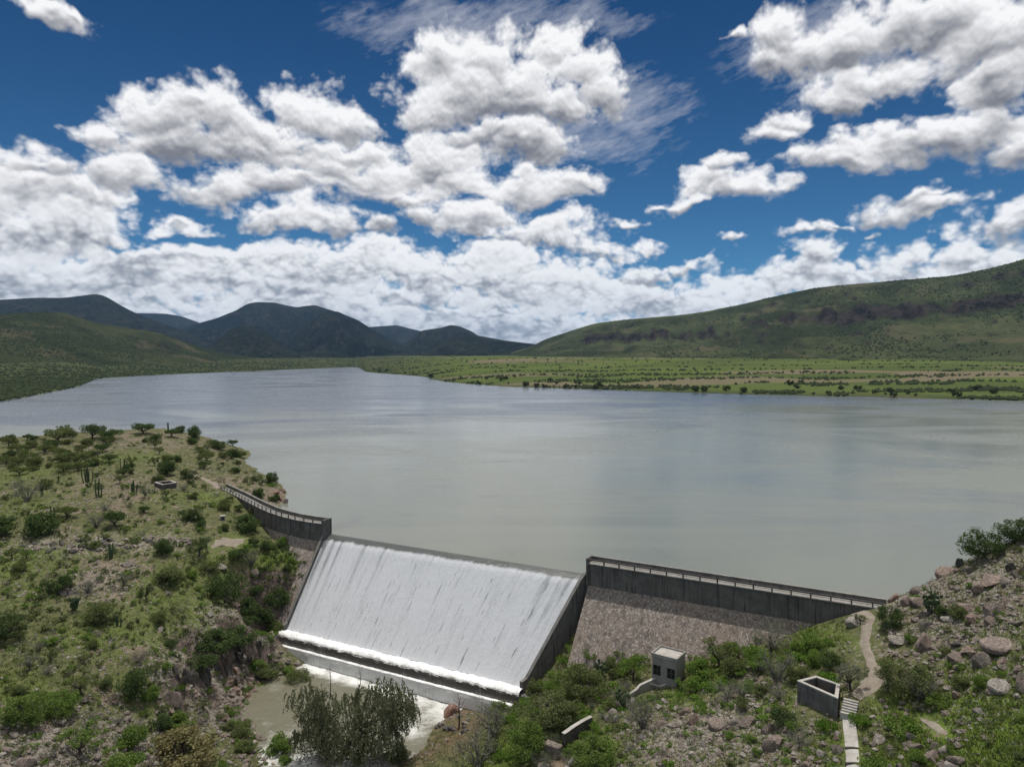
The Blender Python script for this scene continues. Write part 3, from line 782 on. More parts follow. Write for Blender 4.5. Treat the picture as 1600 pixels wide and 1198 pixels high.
# far ranges first
hill([(150,560),(200,489),(260,490),(285,494),(310,503),(340,520),(400,556)], [(0,9000)], [(0,7200)], M['far_wood'], LIN, (150,420), 101)
hill([(-500,470),(-200,474),(0,468.5),(60,465),(100,465.5),(135,461.5),(153,458.5),(168,462),(185,474),(215,490),(250,504),(300,520),(350,548),(380,566)], [(0,5600)], [(-500,3000),(400,4000)], M['far_wood'], LIN, (190,330), 102)
hill([(540,570),(575,511),(620,508),(640,513),(680,522),(760,560)], [(0,8800)], [(0,7000)], M['far_wood'], LIN, (150,380), 103)
hill([(230,560),(270,521),(300,508),(340,497),(370,485),(388,474.5),(402,472),(430,472.5),(444,476),(465,480),(482,477.5),(494,476.5),(510,482),(530,488),(560,500),(580,513),(620,533),(680,562)], [(0,6900)], [(0,4700)], M['far_wood'], LIN, (230,330), 104, nu=400)
hill([(600,562),(640,532),(660,516),(690,512),(704,507.5),(718,509.5),(738,518),(746,524),(790,532),(840,538),(870,556)], [(0,6200)], [(0,4400)], M['far_wood'], LIN, (170,300), 105)
hill([(430,568),(455,534),(480,508),(500,491),(516,485.5),(530,487),(560,502),(580,514),(610,534),(650,552),(700,568)], [(0,5400)], [(0,3700)], M['far_wood'], LIN, (190,270), 106)
hill([(640,568),(680,540),(712,526),(750,528),(790,534),(830,538),(870,548),(920,566)], [(0,4700)], [(0,3500)], M['far_wood'], CONV, (110,240), 107)
hill([(290,566),(320,546),(345,527),(368,512),(385,507.5),(402,512),(425,526),(450,543),(480,558),(505,568)], [(0,4200)], [(0,3200)], M['far_wood'], LIN, (90,180), 108)
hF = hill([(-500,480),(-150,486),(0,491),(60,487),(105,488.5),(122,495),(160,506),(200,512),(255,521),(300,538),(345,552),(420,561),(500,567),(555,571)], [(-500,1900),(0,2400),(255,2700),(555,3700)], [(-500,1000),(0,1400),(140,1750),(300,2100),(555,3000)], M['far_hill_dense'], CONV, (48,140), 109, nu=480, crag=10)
MESA = [(0, 0), (0.2, 0.07), (0.42, 0.27), (0.6, 0.56), (0.8, 0.80), (0.93, 0.95), (1, 1), (2, 1)]
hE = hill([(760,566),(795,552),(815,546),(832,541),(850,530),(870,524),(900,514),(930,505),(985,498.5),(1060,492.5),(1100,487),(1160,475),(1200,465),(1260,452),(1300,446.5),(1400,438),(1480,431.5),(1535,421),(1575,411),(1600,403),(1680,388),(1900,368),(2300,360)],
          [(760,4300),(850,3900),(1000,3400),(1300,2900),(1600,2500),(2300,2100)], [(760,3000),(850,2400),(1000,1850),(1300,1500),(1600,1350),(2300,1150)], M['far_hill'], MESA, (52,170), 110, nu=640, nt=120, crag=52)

# scrub on the nearer far slopes: uncountable, one mass per slope
def ico(sub):
    b = bmesh.new(); bmesh.ops.create_icosphere(b, subdivisions=sub, radius=1.0)
    V = np.array([v.co[:] for v in b.verts]); F = np.array([[v.index for v in f.verts] for f in b.faces]); b.free()
    return V, F
ICO1, ICO2, ICO3 = ico(1), ico(2), ico(3)
OCTA = (np.array([(1, 0, 0), (0, 1, 0), (-1, 0, 0), (0, -1, 0), (0, 0, 1), (0, 0, -1)], float) * 1.12, np.array([(0, 1, 4), (1, 2, 4), (2, 3, 4), (3, 0, 4), (1, 0, 5), (2, 1, 5), (3, 2, 5), (0, 3, 5)]))
def mass(name, pts, rad, base, m, flat=0.75, seed=0, **kw):
    V0, F0 = base
    g = np.random.default_rng(seed)
    n = len(pts)
    V = V0[None] * (1 + g.uniform(-0.28, 0.28, (n, len(V0), 1))) * rad[:, None, None] * np.array([1, 1, flat])
    a = g.uniform(0, 6.28, n); c, s = np.cos(a)[:, None], np.sin(a)[:, None]
    V = np.stack([V[..., 0] * c - V[..., 1] * s, V[..., 0] * s + V[..., 1] * c, V[..., 2]], -1) + pts[:, None, :]
    F = F0[None] + (np.arange(n) * len(V0))[:, None, None]
    t = np.repeat(g.uniform(0, 1, n), len(V0))
    return link(name, np_mesh(name, V.reshape(-1, 3), F.reshape(-1, 3), [m], False, {'tint': t}), **kw)
def slope_scrub(H, n, seed, tmax, cond=None):
    X, Y, Z = H
    g = np.random.default_rng(seed)
    i, j = g.integers(0, int(X.shape[0] * tmax), n * 3), g.integers(1, X.shape[1] - 1, n * 3)
    fi, fj = g.uniform(0, 1, n * 3), g.uniform(0, 1, n * 3)
    def lerp(A): return (A[i, j] * (1 - fi) + A[i + 1, j] * fi) * (1 - fj) + (A[i, j + 1] * (1 - fi) + A[i + 1, j + 1] * fi) * fj
    x, y, z = lerp(X), lerp(Y), lerp(Z)
    keep = (np.abs(x / y) < 1.15) & (fbm(x / 300, y / 500, 4, seed) * 1.3 + fbm(x / 60, y / 90, 3, seed + 2) * 0.8 > g.uniform(-0.16, 0.22, len(x)))
    x, y, z = x[keep][:n], y[keep][:n], z[keep][:n]
    return np.stack([x, y, z], 1)
p = slope_scrub(hE, 17000, 5, 0.86)
mass('scrub', p + [0, 0, 0.8], 0.9 + 2.8 * np.random.default_rng(1).uniform(0, 1, len(p)) ** 2, OCTA, M['leaf_far'], seed=1, kind='stuff', label='dark scrub dotted over the long mesa slope')
p = slope_scrub(hF, 15000, 6, 0.84)
mass('scrub', p + [0, 0, 0.6], 0.9 + 2.6 * np.random.default_rng(2).uniform(0, 1, len(p)) ** 2, OCTA, M['leaf_far'], seed=2, kind='stuff', label='dark scrub dotted over the hill across the water')
g = np.random.default_rng(9)
s = g.uniform(-1.15, 1.15, 32000); y = shore_y(s) + 10 + g.exponential(330, 32000) * (shore_y(s) / 900)
hedge = np.sin(y / 19 + 6 * fbm(s * 12, s * 0, 3, 3)) + 3.4 * fbm(s * y / 60, y / 34, 4, 44)
kp = (hedge > 0.55) | (s < -0.22)
s, y = s[kp][:16000], y[kp][:16000]
p = np.stack([s * y, y, plain_z(s, y) + 0.8], 1)
mass('scrub', p, 0.9 + 2.3 * g.uniform(0, 1, len(p)) ** 2, OCTA, M['leaf_far'], seed=3, kind='stuff', label='hedgerow scrub between the fields of the far plain')
# ------------------------------------------------------------------ dam
TV = (C_ - B_) / np.linalg.norm(C_ - B_)            # along the crest, to the right
NV = np.array([TV[1], -TV[0]])                      # downstream
dam = link('dam', None, loc=(0, 0, 0), label='dark concrete and rubble masonry dam with overflowing spillway and railed wings', cat='dam')
def Q(q): return 47.2 * q * q if q < 0.2 else 47.2 * 0.04 + 2 * 47.2 * 0.2 * (q - 0.2)
_qs = Q(1.0)
def spill_z(q): return -0.22 - (17.0 - 0.22) * Q(q) / _qs

def wing(path, sign, post_gap, rib_gap, name_label):
    pts = np.array(path, float)
    top = sweep(path, [(-0.35, -9), (-0.35, 2.5), (1.72, 2.5), (1.72, -1.4), (1.2, -1.7), (1.2, -9)], sign)
    wobj = top.build('wing_wall', M['concrete'], dam)
    wobj['label'] = name_label
    sweep(path, [(-0.30, -1.45), (1.66, -1.22), (1.70, -1.45), (1.70 + 0.80 * 19.5, -20.95), (-0.30, -20.95)], sign).build('masonry_face', M['masonry'], wobj)
    sweep(path, [(-0.05, 2.506), (2.06, 2.506), (2.06, 2.66), (-0.05, 2.66)], sign).build('walkway', M['concrete_wall'], wobj)
    sweep(path, [(-0.36, 2.503), (-0.06, 2.503), (-0.06, 3.44), (-0.36, 3.44)], sign).build('parapet', M['concrete'], wobj)
    sweep(path, [(-0.42, 3.444), (0.0, 3.444), (0.0, 3.54), (-0.42, 3.54)], sign).build('coping', M['concrete_wall'], wobj)
    sweep(path, [(1.89, 3.40), (2.01, 3.40), (2.01, 3.50), (1.89, 3.50)], sign).build('rail', M['concrete'], wobj)
    sweep(path, [(1.92, 3.02), (1.98, 3.02), (1.98, 3.08), (1.92, 3.08)], sign).build('rail', M['concrete'], wobj)
    seg = np.linalg.norm(np.diff(pts, axis=0), axis=1); cum = np.concatenate([[0], np.cumsum(seg)])
    def frame(s):
        i = min(np.searchsorted(cum, s, 'right') - 1, len(seg) - 1)
        t = (pts[i + 1] - pts[i]) / seg[i]
        n = np.array([-t[1], t[0]]) * sign
        return pts[i] + t * (s - cum[i]), t, n
    s = 0.25
    while s < cum[-1] - 0.3:
        o, t, n = frame(s)
        MB().box(o, t, n, -0.11, 0.11, 1.86, 2.04, 2.664, 3.56).build('rail_post', M['concrete'], wobj)
        s += post_gap
    s = rib_gap * 0.45
    while s < cum[-1] - 4:
        o, t, n = frame(s)
        MB().box(o, t, n, -0.10, 0.10, 1.70, 1.82, -1.4, 2.49).build('joint_strip', M['concrete'], wobj)
        s += rib_gap
    return wobj
wR = wing([tuple(B_ + TV * d) for d in np.linspace(0.4, 48, 14)], -1, 2.85, 5.7, 'straight railed wing wall over brown rubble masonry')
wL = wing(WING_L, 1, 2.6, 4.2, 'curved railed wing wall running back to the hillside')
# end caps of the parapets next to the overflow
MB().box(B_ + TV * 0.4, TV, NV, -0.32, -0.003, -0.40, 2.10, -6, 3.55).build('end_wall', M['concrete'], wR, 0.02)
tl = np.array(WING_L[1]) - np.array(WING_L[0]); tl /= np.linalg.norm(tl); nl = np.array([-tl[1], tl[0]])
MB().box(np.array(WING_L[0]), tl, nl, -0.55, -0.003, -0.40, 2.10, -6, 3.55).build('end_wall', M['concrete'], wL, 0.02)

# spillway body under the sheet of water
qs = [0, .04, .08, .12, .16, .2, .4, .6, .8, 1.0]
sb = MB()
for a in (-0.004, 1.004):
    top, bot = A_ + (B_ - A_) * a, L0 + (R0 - L0) * a
    ring = [(*(top + (bot - top) * q), spill_z(q) - 0.30) for q in qs] + [(*bot, -24.0), (*(top - NV * 1.5), -24.0), (*(top - NV * 1.5), -0.5)]
    sb.v += ring
k = len(qs) + 3
for j in range(k):
    sb.f.append((j, (j + 1) % k, k + (j + 1) % k, k + j))
sb.f += [tuple(range(k))[::-1], tuple(range(k, 2 * k))]
spillway = sb.build('spillway', M['concrete'], dam)
# training walls down both sides
def training(a, side, top_h, label):
    t0 = A_ + (B_ - A_) * a; b0 = L0 + (R0 - L0) * a
    ln = (B_ - A_) / np.linalg.norm(B_ - A_) * side
    m = MB(); n = 14
    for i in range(n + 1):
        q = 0.03 + 1.02 * i / n
        p0 = t0 + (b0 - t0) * q
        z = spill_z(min(q, 1)) + top_h - (0.4 if q < 0.1 else 0)
        for w_, zz in ((0, z), (0.50, z), (0.75, z - 9), (0, z - 9)):
            m.v.append((*(p0 + ln * w_), zz))
    for i in range(n):
        for j in range(4):
            a_, b_ = i * 4 + j, i * 4 + (j + 1) % 4
            m.f.append((a_, b_, b_ + 4, a_ + 4))
    m.f += [(0, 1, 2, 3), tuple(n * 4 + j for j in (3, 2, 1, 0))]
    o = m.build('training_wall', M['concrete'], dam)
    bm = bmesh.new(); bm.from_mesh(o.data); bmesh.ops.recalc_face_normals(bm, faces=bm.faces); bm.to_mesh(o.data); bm.free()
    cm = MB()
    for i in range(n + 1):
        q = 0.03 + 1.02 * i / n
        p0 = t0 + (b0 - t0) * q
        z = spill_z(min(q, 1)) + top_h - (0.4 if q < 0.1 else 0)
        for w_, zz in ((-0.04, z + 0.005), (0.54, z + 0.005), (0.54, z + 0.10), (-0.04, z + 0.10)):
            cm.v.append((*(p0 + ln * w_), zz))
    for i in range(n):
        for j in range(4):
            a_, b_ = i * 4 + j, i * 4 + (j + 1) % 4
            cm.f.append((a_, b_, b_ + 4, a_ + 4))
    cm.f += [(0, 1, 2, 3), tuple(n * 4 + j for j in (3, 2, 1, 0))]
    cm.build('coping', M['concrete_edge'], o)
    o['label'] = label
training(0.0, -1, 1.15, 'sloping side wall at the curved wing')
training(1.0, 1, 1.25, 'sloping side wall next to the rubble masonry')
# apron sills below the face
DL = (R0 - L0) / np.linalg.norm(R0 - L0); DN = np.array([DL[1], -DL[0]])
LEN = np.linalg.norm(R0 - L0)
MB().box(L0, DL, DN, -0.5, LEN + 3, -2, 2.35, -24, -17.55).build('apron_sill', M['concrete'], dam)
MB().box(L0, DL, DN, -0.5, LEN + 3, 2.36, 3.30, -24, -19.0).build('apron_sill', M['concrete'], dam)

# ------------------------------------------------------------------ falling water
def foam_mat(name, white, dark, rough=0.55, bump=0.12, sc=(1, 1, 1), clear=0.0):
    m, n = mat(name)
    uv = n.new('ShaderNodeAttribute', attribute_name='flow').outputs['Vector']
    f = attr(n, 'foam')
    st = n.new('ShaderNodeMapping', {'Vector': uv}); st.inputs['Scale'].default_value = sc
    g1 = n.noise(st.outputs[0], 1.0, 6, 0.66)
    g2 = n.noise(uv, 3.2, 4, 0.7)
    k = n.m('ADD', f, n.m('MULTIPLY', n.m('SUBTRACT', g1, 0.5), 0.75))
    k = n.m('ADD', k, n.m('MULTIPLY', n.m('SUBTRACT', g2, 0.5), 0.55))
    c = n.mix(n.rng(k, 0.12, 0.95), dark, white)
    r = n.rng(k, 0.1, 0.8, 0.18, rough)
    h = n.m('ADD', g1, n.m('MULTIPLY', g2, 0.8))
    done(n, principled(n, c, r, 0.4, h, bump, 0.8)); return m
M['fall'] = foam_mat('falling_water', (0.57, 0.58, 0.60), (0.085, 0.090, 0.082), 0.5, 0.10, (1.5, 0.16, 1))
M['foam'] = foam_mat('foam_water', (0.93, 0.93, 0.91), (0.30, 0.275, 0.235), 0.7, 0.30, (0.9, 0.45, 1))
M['veil'] = foam_mat('veil_water', (0.72, 0.72, 0.71), (0.085, 0.080, 0.074), 0.4, 0.10, (2.4, 0.10, 1))
M['stream'] = foam_mat('stream_water', (0.86, 0.86, 0.83), (0.150, 0.142, 0.098), 0.6, 0.16, (0.35, 0.7, 1))
def flow_grid(name, Pm, foam, flow, m, **kw):
    nr, nc = Pm.shape[:2]
    me = np_mesh(name, Pm, grid_faces(nr, nc), [m], True, {'foam': foam})
    at = me.attributes.new('flow', 'FLOAT_VECTOR', 'POINT')
    fl = np.zeros((nr * nc, 3), np.float32); fl[:, :2] = flow.reshape(-1, 2)
    at.data.foreach_set('vector', fl.ravel())
    bm = bmesh.new(); bm.from_mesh(me)
    if sum(f.normal.z for f in bm.faces) < 0:
        bmesh.ops.reverse_faces(bm, faces=bm.faces); bm.to_mesh(me)
    bm.free()
    return link(name, me, **kw)
NA, NQ = 760, 110
aa = np.linspace(0.0, 1.0, NA); qq = np.concatenate([np.linspace(0, 0.2, 36)[:-1], np.linspace(0.2, 1.0, NQ - 35)])
QQ, AA = np.meshgrid(qq, aa, indexing='ij')
T3 = A_[None, None] + (B_ - A_)[None, None] * AA[..., None]; B3 = L0[None, None] + (R0 - L0)[None, None] * AA[..., None]
XY = T3 + (B3 - T3) * QQ[..., None]
ZZ = np.vectorize(spill_z)(QQ) + 0.14
ZZ = np.where(QQ < 0.035, 0.012 - 0.3 * (QQ / 0.035) ** 2 * 0.02 + (ZZ - 0.012) * (QQ / 0.035) ** 2, ZZ)
su, sv = AA * 62.0, QQ * 22.0
lane = fbm(su * 0.55, sv * 0.05, 4, 61)
fo = np.clip((sv - 1.9 - 0.5 * fbm(su * 0.4, su * 0, 3, 5) - 0.6 * np.clip(lane, -.3, .3)) / 1.2, 0, 1)
fo = fo * (0.86 + 0.26 * lane + 0.22 * fbm(su * 1.8, sv * 0.35, 4, 65) + 0.05 * np.clip(sv / 10, 0, 1))
for c0, wd, s_ in ((0.05, 0.010, .40), (0.085, .006, .35), (0.19, 0.008, .35), (0.275, .006, .25), (0.90, .014, .30), (0.94, .010, .28), (.965, .008, .25), (.015, .012, .5)):
    fo -= s_ * np.exp(-((AA - c0) / wd) ** 2) * np.clip(1.25 - QQ * 1.2, 0, 1)
gd = np.random.default_rng(17)
for _ in range(95):                                   # dark wakes behind the stones that stick out of the face
    a0, q0 = gd.uniform(0.10, 0.93), 0.18 + 0.74 * gd.uniform(0, 1) ** 0.9
    ln_ = gd.choice([0.05, 0.08, 0.13, 0.22]) * gd.uniform(0.7, 1.2); wd = gd.uniform(0.0008, 0.0014)
    tq = (QQ - q0) / ln_
    fo -= gd.uniform(0.5, 1.0) * np.exp(-((AA - a0 - 0.0012 * np.sin(tq * 3)) / (wd * (0.5 + 0.9 * np.clip(tq, 0, 1)))) ** 2) * np.where((tq > 0) & (tq < 1), np.minimum(1, 5 * tq) * (1 - tq) ** 0.6, 0)
ZZ += (fbm(su * 2.2, sv * 1.2, 3, 66) * 0.08 + lane * 0.10) * np.clip((sv - 0.8) / 2, 0, 1)
flow_grid('spillway_water', np.dstack([XY, ZZ]), fo, np.dstack([su, sv]), M['fall'], kind='structure')
# foam roll, dark step, ledge and second drop
def cascade(name, prof, foam, m, amp, seed, nseg=520, extra=2.5, rep=3):
    d = np.array(prof, float); kk = np.linspace(0, len(d) - 1, (len(d) - 1) * rep + 1)
    dd, zz = np.interp(kk, range(len(d)), d[:, 0]), np.interp(kk, range(len(d)), d[:, 1])
    ff = np.interp(kk, range(len(d)), foam)
    l = np.linspace(-0.45, LEN + extra, nseg)
    LL, DD = np.meshgrid(l, dd); _, Z = np.meshgrid(l, zz); _, FF = np.meshgrid(l, ff)
    cum = np.concatenate([[0], np.cumsum(np.hypot(np.diff(dd), np.diff(zz)))]); _, CU = np.meshgrid(l, cum)
    nz = fbm(LL * 0.9 - CU * 0.6, CU * 1.1, 5, seed, 0.6)
    Z = Z + nz * amp; DD = DD + fbm(LL * 0.8, CU, 4, seed + 4) * amp * 0.8
    X = L0[0] + DL[0] * LL + DN[0] * DD; Y = L0[1] + DL[1] * LL + DN[1] * DD
    FF = FF + fbm(LL * 0.5, CU * 0.8, 4, seed + 8) * 0.7
    flow_grid(name, np.dstack([X, Y, Z]), FF, np.dstack([LL, CU]), m, kind='structure')
cascade('foam_roll', [(-0.9, -16.2), (-0.1, -16.9), (0.5, -16.75), (1.1, -16.62), (1.7, -16.70), (2.2, -16.95), (2.45, -17.4)], [0.9, 1.0, 1.0, 0.95, 0.8, 0.7, 0.45], M['foam'], 0.42, 201, extra=0.3)
cascade('step_water', [(2.40, -17.2), (2.52, -17.7), (2.58, -18.2), (2.6, -18.75)], [0.25, 0.10, 0.06, 0.2], M['veil'], 0.06, 211)
cascade('ledge_water', [(2.5, -18.72), (2.9, -18.68), (3.35, -18.78)], [0.75, 0.8, 0.6], M['foam'], 0.18, 221)
cascade('second_fall', [(3.30, -18.74), (3.48, -19.4), (3.55, -20.2), (3.6, -21.2)], [0.95, 0.82, 0.80, 1.0], M['veil'], 0.10, 231)
# stream
sx, sy = np.meshgrid(np.linspace(-64, 24, 220), np.linspace(34, 148, 270))
su_ = (sx - L0[0]) * DL[0] + (sy - L0[1]) * DL[1]; sn = (sx - L0[0]) * DN[0] + (sy - L0[1]) * DN[1]
sn = np.clip(sn, -4, 120)
def stream_z(x, y): return -20.75 - 0.022 * np.clip(143 - y, 0, 130)
sfoam = 0.72 * np.exp(-((sn - 4.5) / 2.6) ** 2) - 0.05
for u, v, r, s_ in [(690,1112,5,.7),(660,1100,5,.6),(640,1140,5,.45),(720,1095,4,.8),(400,1185,5,.6),(370,1190,5,.65),(440,1165,4,.4),(480,1185,6,.55),(430,1075,2.5,.35),(560,1190,8,.45),(345,1175,4,.8)]:
    q = P(u, v, -21.3); sfoam = np.maximum(sfoam, s_ * np.exp(-((sx - q[0]) ** 2 + (sy - q[1]) ** 2) / (r * r)))
sfoam = sfoam + 0.55 * fbm(sx * 0.35 + sy * 0.2, sy * 0.16 - sx * 0.1, 4, 301)
sz = stream_z(sx, sy) + fbm(sx * 0.9, sy * 0.6, 4, 302) * (0.16 + 0.55 * np.clip(sfoam, 0, 1))
sel = sn < 3.2
sz = np.where(sel, -23.5, sz)
flow_grid('stream', np.dstack([sx, sy, sz]), sfoam, np.dstack([sx, sy]), M['stream'], kind='structure')
# ------------------------------------------------------------------ small buildings
def ax2(a): return np.array([math.cos(a), math.sin(a)])
# pump house: two dark window openings towards the spillway
HT = (np.array(P(1057, 1033, -5.7)[:2]) - np.array(P(1019, 1023, -5.7)[:2])); HW = np.linalg.norm(HT); HT /= HW
HN = np.array([-HT[1], HT[0]])                        # into the hut
HO = np.array(P(1019, 1023, -5.7)[:2])
hut = link('pump_house', None, loc=(0, 0, 0), label='small square concrete hut with flat roof and two dark windows below the dam', cat='hut')
zb, zt = -12.2, -5.75
w1, w2 = (0.16, 1.40), (2.42, HW - 0.22); wz = (-8.65, -7.05)
th = 0.28; DP = 3.3
fw = MB()
fw.box(HO, HT, HN, 0, w1[0], 0, th, zb, zt).box(HO, HT, HN, w1[1], w2[0], 0, th, zb, zt).box(HO, HT, HN, w2[1], HW, 0, th, zb, zt)
for a, b in (w1, w2):
    fw.box(HO, HT, HN, a, b, 0, th, zb, wz[0]).box(HO, HT, HN, a, b, 0, th, wz[1], zt)
fw.build('front_wall', M['concrete_wall'], hut)
MB().box(HO, HT, HN, 0, th, th + .003, DP - th - .003, zb, zt).build('side_wall', M['concrete_wall'], hut)
MB().box(HO, HT, HN, HW - th, HW, th + .003, DP - th - .003, zb, zt).build('side_wall', M['concrete_wall'], hut)
MB().box(HO, HT, HN, 0, HW, DP - th, DP, zb, zt).build('back_wall', M['concrete_wall'], hut)
rf = MB().box(HO, HT, HN, -0.12, HW + 0.12, -0.12, DP + 0.12, zt + .003, zt + 0.22).build('roof', M['concrete_pale'], hut, 0.02)
for (a, b, c, d) in ((-0.16, HW + .16, -0.16, 0.06), (-0.16, HW + .16, DP - .06, DP + .16), (-.16, .06, .063, DP - .063), (HW - .06, HW + .16, .063, DP - .063)):
    MB().box(HO, HT, HN, a, b, c, d, zt + .224, zt + 0.46).build('roof_kerb', M['concrete_wall'], rf)
for a, b in (w1, w2):
    wn = MB().box(HO, HT, HN, a + .003, b - .003, th * 0.72, th * 0.9, wz[0] + .003, wz[1] - .003).build('window', M['dark_void'], hut)
    fr = MB()
    fr.box(HO, HT, HN, (a + b) / 2 - .03, (a + b) / 2 + .03, th * .55, th * .71, wz[0], wz[1])
    fr.box(HO, HT, HN, a, b, th * .50, th * .54, (wz[0] + wz[1]) / 2 - .03, (wz[0] + wz[1]) / 2 + .03)
    fr.build('window_bars', M['concrete'], wn)
    MB().box(HO, HT, HN, a - .06, b + .06, -0.06, -0.003, wz[0] - .12, wz[0] - .01).build('window_sill', M['concrete_wall'], wn)
# channel walls that run out of the hut
def low_wall(name, pts, top, thick, m, parent=None, depth=3.0, cap=True, **kw):
    q = np.array([P(u, v, t)[:2] for (u, v), t in zip(pts, top)])
    mb, cb = MB(), MB()
    t = np.gradient(q, axis=0); t /= np.linalg.norm(t, axis=1)[:, None]; n = np.stack([-t[:, 1], t[:, 0]], 1)
    for b, lo, hi, ww in ((mb, -depth, 0, thick), (cb, 0.004, 0.10, thick + 0.10)):
        for i in range(len(q)):
            for s_, z in ((-1, lo), (1, lo), (1, hi), (-1, hi)):
                b.v.append((*(q[i] + n[i] * s_ * ww / 2), top[i] + z))
        for i in range(len(q) - 1):
            for j in range(4):
                a_, b_ = i * 4 + j, i * 4 + (j + 1) % 4
                b.f.append((a_, a_ + 4, b_ + 4, b_))
        e = (len(q) - 1) * 4
        b.f += [(0, 1, 2, 3), (e + 3, e + 2, e + 1, e)]
    o = mb.build(name, m, parent, **kw)
    if cap: cb.build('coping', M['concrete_pale'], o)
    return o
chan = link('channel_wall', None, label='pale topped concrete channel walls leading out of the hut', cat='wall')
low_wall('side_wall', [(1031, 1056), (1013, 1064), (1000, 1070), (994, 1077), (983, 1084)], [-9.0, -9.5, -9.9, -10.4, -10.8], 0.35, M['concrete_wall'], chan, 3.4)
low_wall('side_wall', [(1055, 1062), (1042, 1068), (1032, 1072)], [-9.3, -9.6, -9.9], 0.35, M['concrete_wall'], chan, 3.4)
low_wall('cross_beam', [(1013, 1065), (1032, 1071)], [-9.62, -9.88], 0.2, M['concrete_pale'], chan, 0.22, cap=False)

# open water tank
tank = link('water_tank', None, label='open roofless concrete tank with pale rim beside the steps', cat='tank')
RZ, BZ = -0.5, -4.4
corners = [np.array(P(*q)[:2]) for q in ((1246, 1062.5, RZ), (1309, 1090, RZ), (1312, 1068, RZ), (1275, 1055, RZ))]
cen = sum(corners) / 4
def inset(c, t):
    out = []
    for i in range(4):
        p, a, b = c[i], c[i - 1], c[(i + 1) % 4]
        d1, d2 = (p - a) / np.linalg.norm(p - a), (b - p) / np.linalg.norm(b - p)
        n1, n2 = np.array([-d1[1], d1[0]]), np.array([-d2[1], d2[0]])
        Mx = np.array([n1, n2]); out.append(np.linalg.solve(Mx, np.array([n1 @ p + t, n2 @ p + t])))
    return out
inn = inset(corners, 0.34); rim_o, rim_i = inset(corners, -0.04), inset(corners, 0.38)
for i in range(4):
    j = (i + 1) % 4
    p4 = [corners[i], corners[j], inn[j], inn[i]]
    MB().quadbox([(*p, BZ) for p in p4] + [(*p, RZ - 0.14) for p in p4]).build('tank_wall', M['concrete'], tank)
    p4 = [rim_o[i], rim_o[j], rim_i[j], rim_i[i]]
    MB().quadbox([(*p, RZ - 0.136) for p in p4] + [(*p, RZ) for p in p4]).build('rim', M['concrete_pale'], tank)
mb = MB(); mb.quadbox([(*p, BZ) for p in inn] + [(*p, -2.7) for p in inn]); mb.build('tank_floor', M['mud'], tank)

# steps and the paved walk below them
st = link('stone_steps', None, label='short flight of pale concrete steps beside the open tank', cat='steps')
s0, s1 = np.array(P(1330, 1093, -1.2)[:2]), np.array(P(1325, 1117, -2.25)[:2])
sdn = (s1 - s0); SL = np.linalg.norm(sdn); sdn /= SL; sac = np.array([-sdn[1], sdn[0]])
for i in range(6):
    MB().box(s0 + sdn * (SL * i / 6), sdn, sac, 0, SL / 6 + 0.02 + (0.06 if i == 5 else 0), -0.82, 0.82, -4.2, -1.12 - 0.19 * i - 0.0).build('step', M['concrete_pale'], st, 0.015)
walk = drape('paved_walk', [(1326, 1119), (1327, 1132), (1329, 1150), (1331, 1168)], [1.35] * 4, M['concrete_pale'], 0.16, 0.4, 0.04, 2, 0.1)
drape('paved_walk', [(1331, 1171), (1332, 1182), (1332, 1192)], [1.3] * 3, M['concrete_pale'], 0.12, 0.4, 0.04, 3, 0.1)
drape('paved_walk', [(1332, 1195), (1332, 1206), (1330, 1225)], [1.3] * 3, M['concrete_pale'], 0.10, 0.4, 0.04, 4, 0.1)
for v, lab in ((1168.5, 'single dark step edge across the paved walk, nearer the tank'), (1192.5, 'single dark step edge across the paved walk, below the other one')):
    h = hit(1331, v)
    MB().box(h[:2], np.array([1.0, 0.0]), np.array([0.0, 1.0]), -0.72, 0.72, -0.10, 0.06, h[2] - 0.5, h[2] + 0.20).build('walk_step', M['concrete'], None, 0.01, label=lab, cat='step')

# ruined stone pen on the hill
pen = link('stone_pen', None, label='small roofless stone pen with pale wall tops on the hill', cat='pen')
pc = [np.array(P(u, v, 6.4)[:2]) for u, v in ((241, 753), (254, 757), (276, 753.5), (267, 750))]
if (pc[1] - pc[0])[0] * (pc[2] - pc[1])[1] - (pc[1] - pc[0])[1] * (pc[2] - pc[1])[0] < 0: pc = pc[::-1]
pin, po, pi_ = inset(pc, 0.4), inset(pc, -0.04), inset(pc, 0.45)
for i in range(4):
    j = (i + 1) % 4
    p4 = [pc[i], pc[j], pin[j], pin[i]]
    MB().quadbox([(*p, 3.4) for p in p4] + [(*p, 6.3) for p in p4]).build('pen_wall', M['rock_dark'], pen)
    p4 = [po[i], po[j], pi_[j], pi_[i]]
    MB().quadbox([(*p, 6.304) for p in p4] + [(*p, 6.42) for p in p4]).build('coping', M['concrete_pale'], pen)
# concrete box by the gravel patch
h = hit(348, 812)
bx = link('concrete_box', None, loc=h, rot=(0, 0, R(20)), label='little grey concrete box standing by the gravel patch', cat='box')
ex, ey = np.array([1.0, 0]), np.array([0, 1.0])
MB().box((0, 0), ex, ey, -.55, .55, -.5, .5, -.4, .95).build('body', M['concrete_wall'], bx, 0.02)
MB().box((0, 0), ex, ey, -.63, .63, -.58, .58, .953, 1.07).build('lid', M['concrete_pale'], bx, 0.02)
MB().box((0, 0), ex, ey, -.28, .28, -.53, -.503, .15, .75).build('hatch', M['dark_void'], bx)
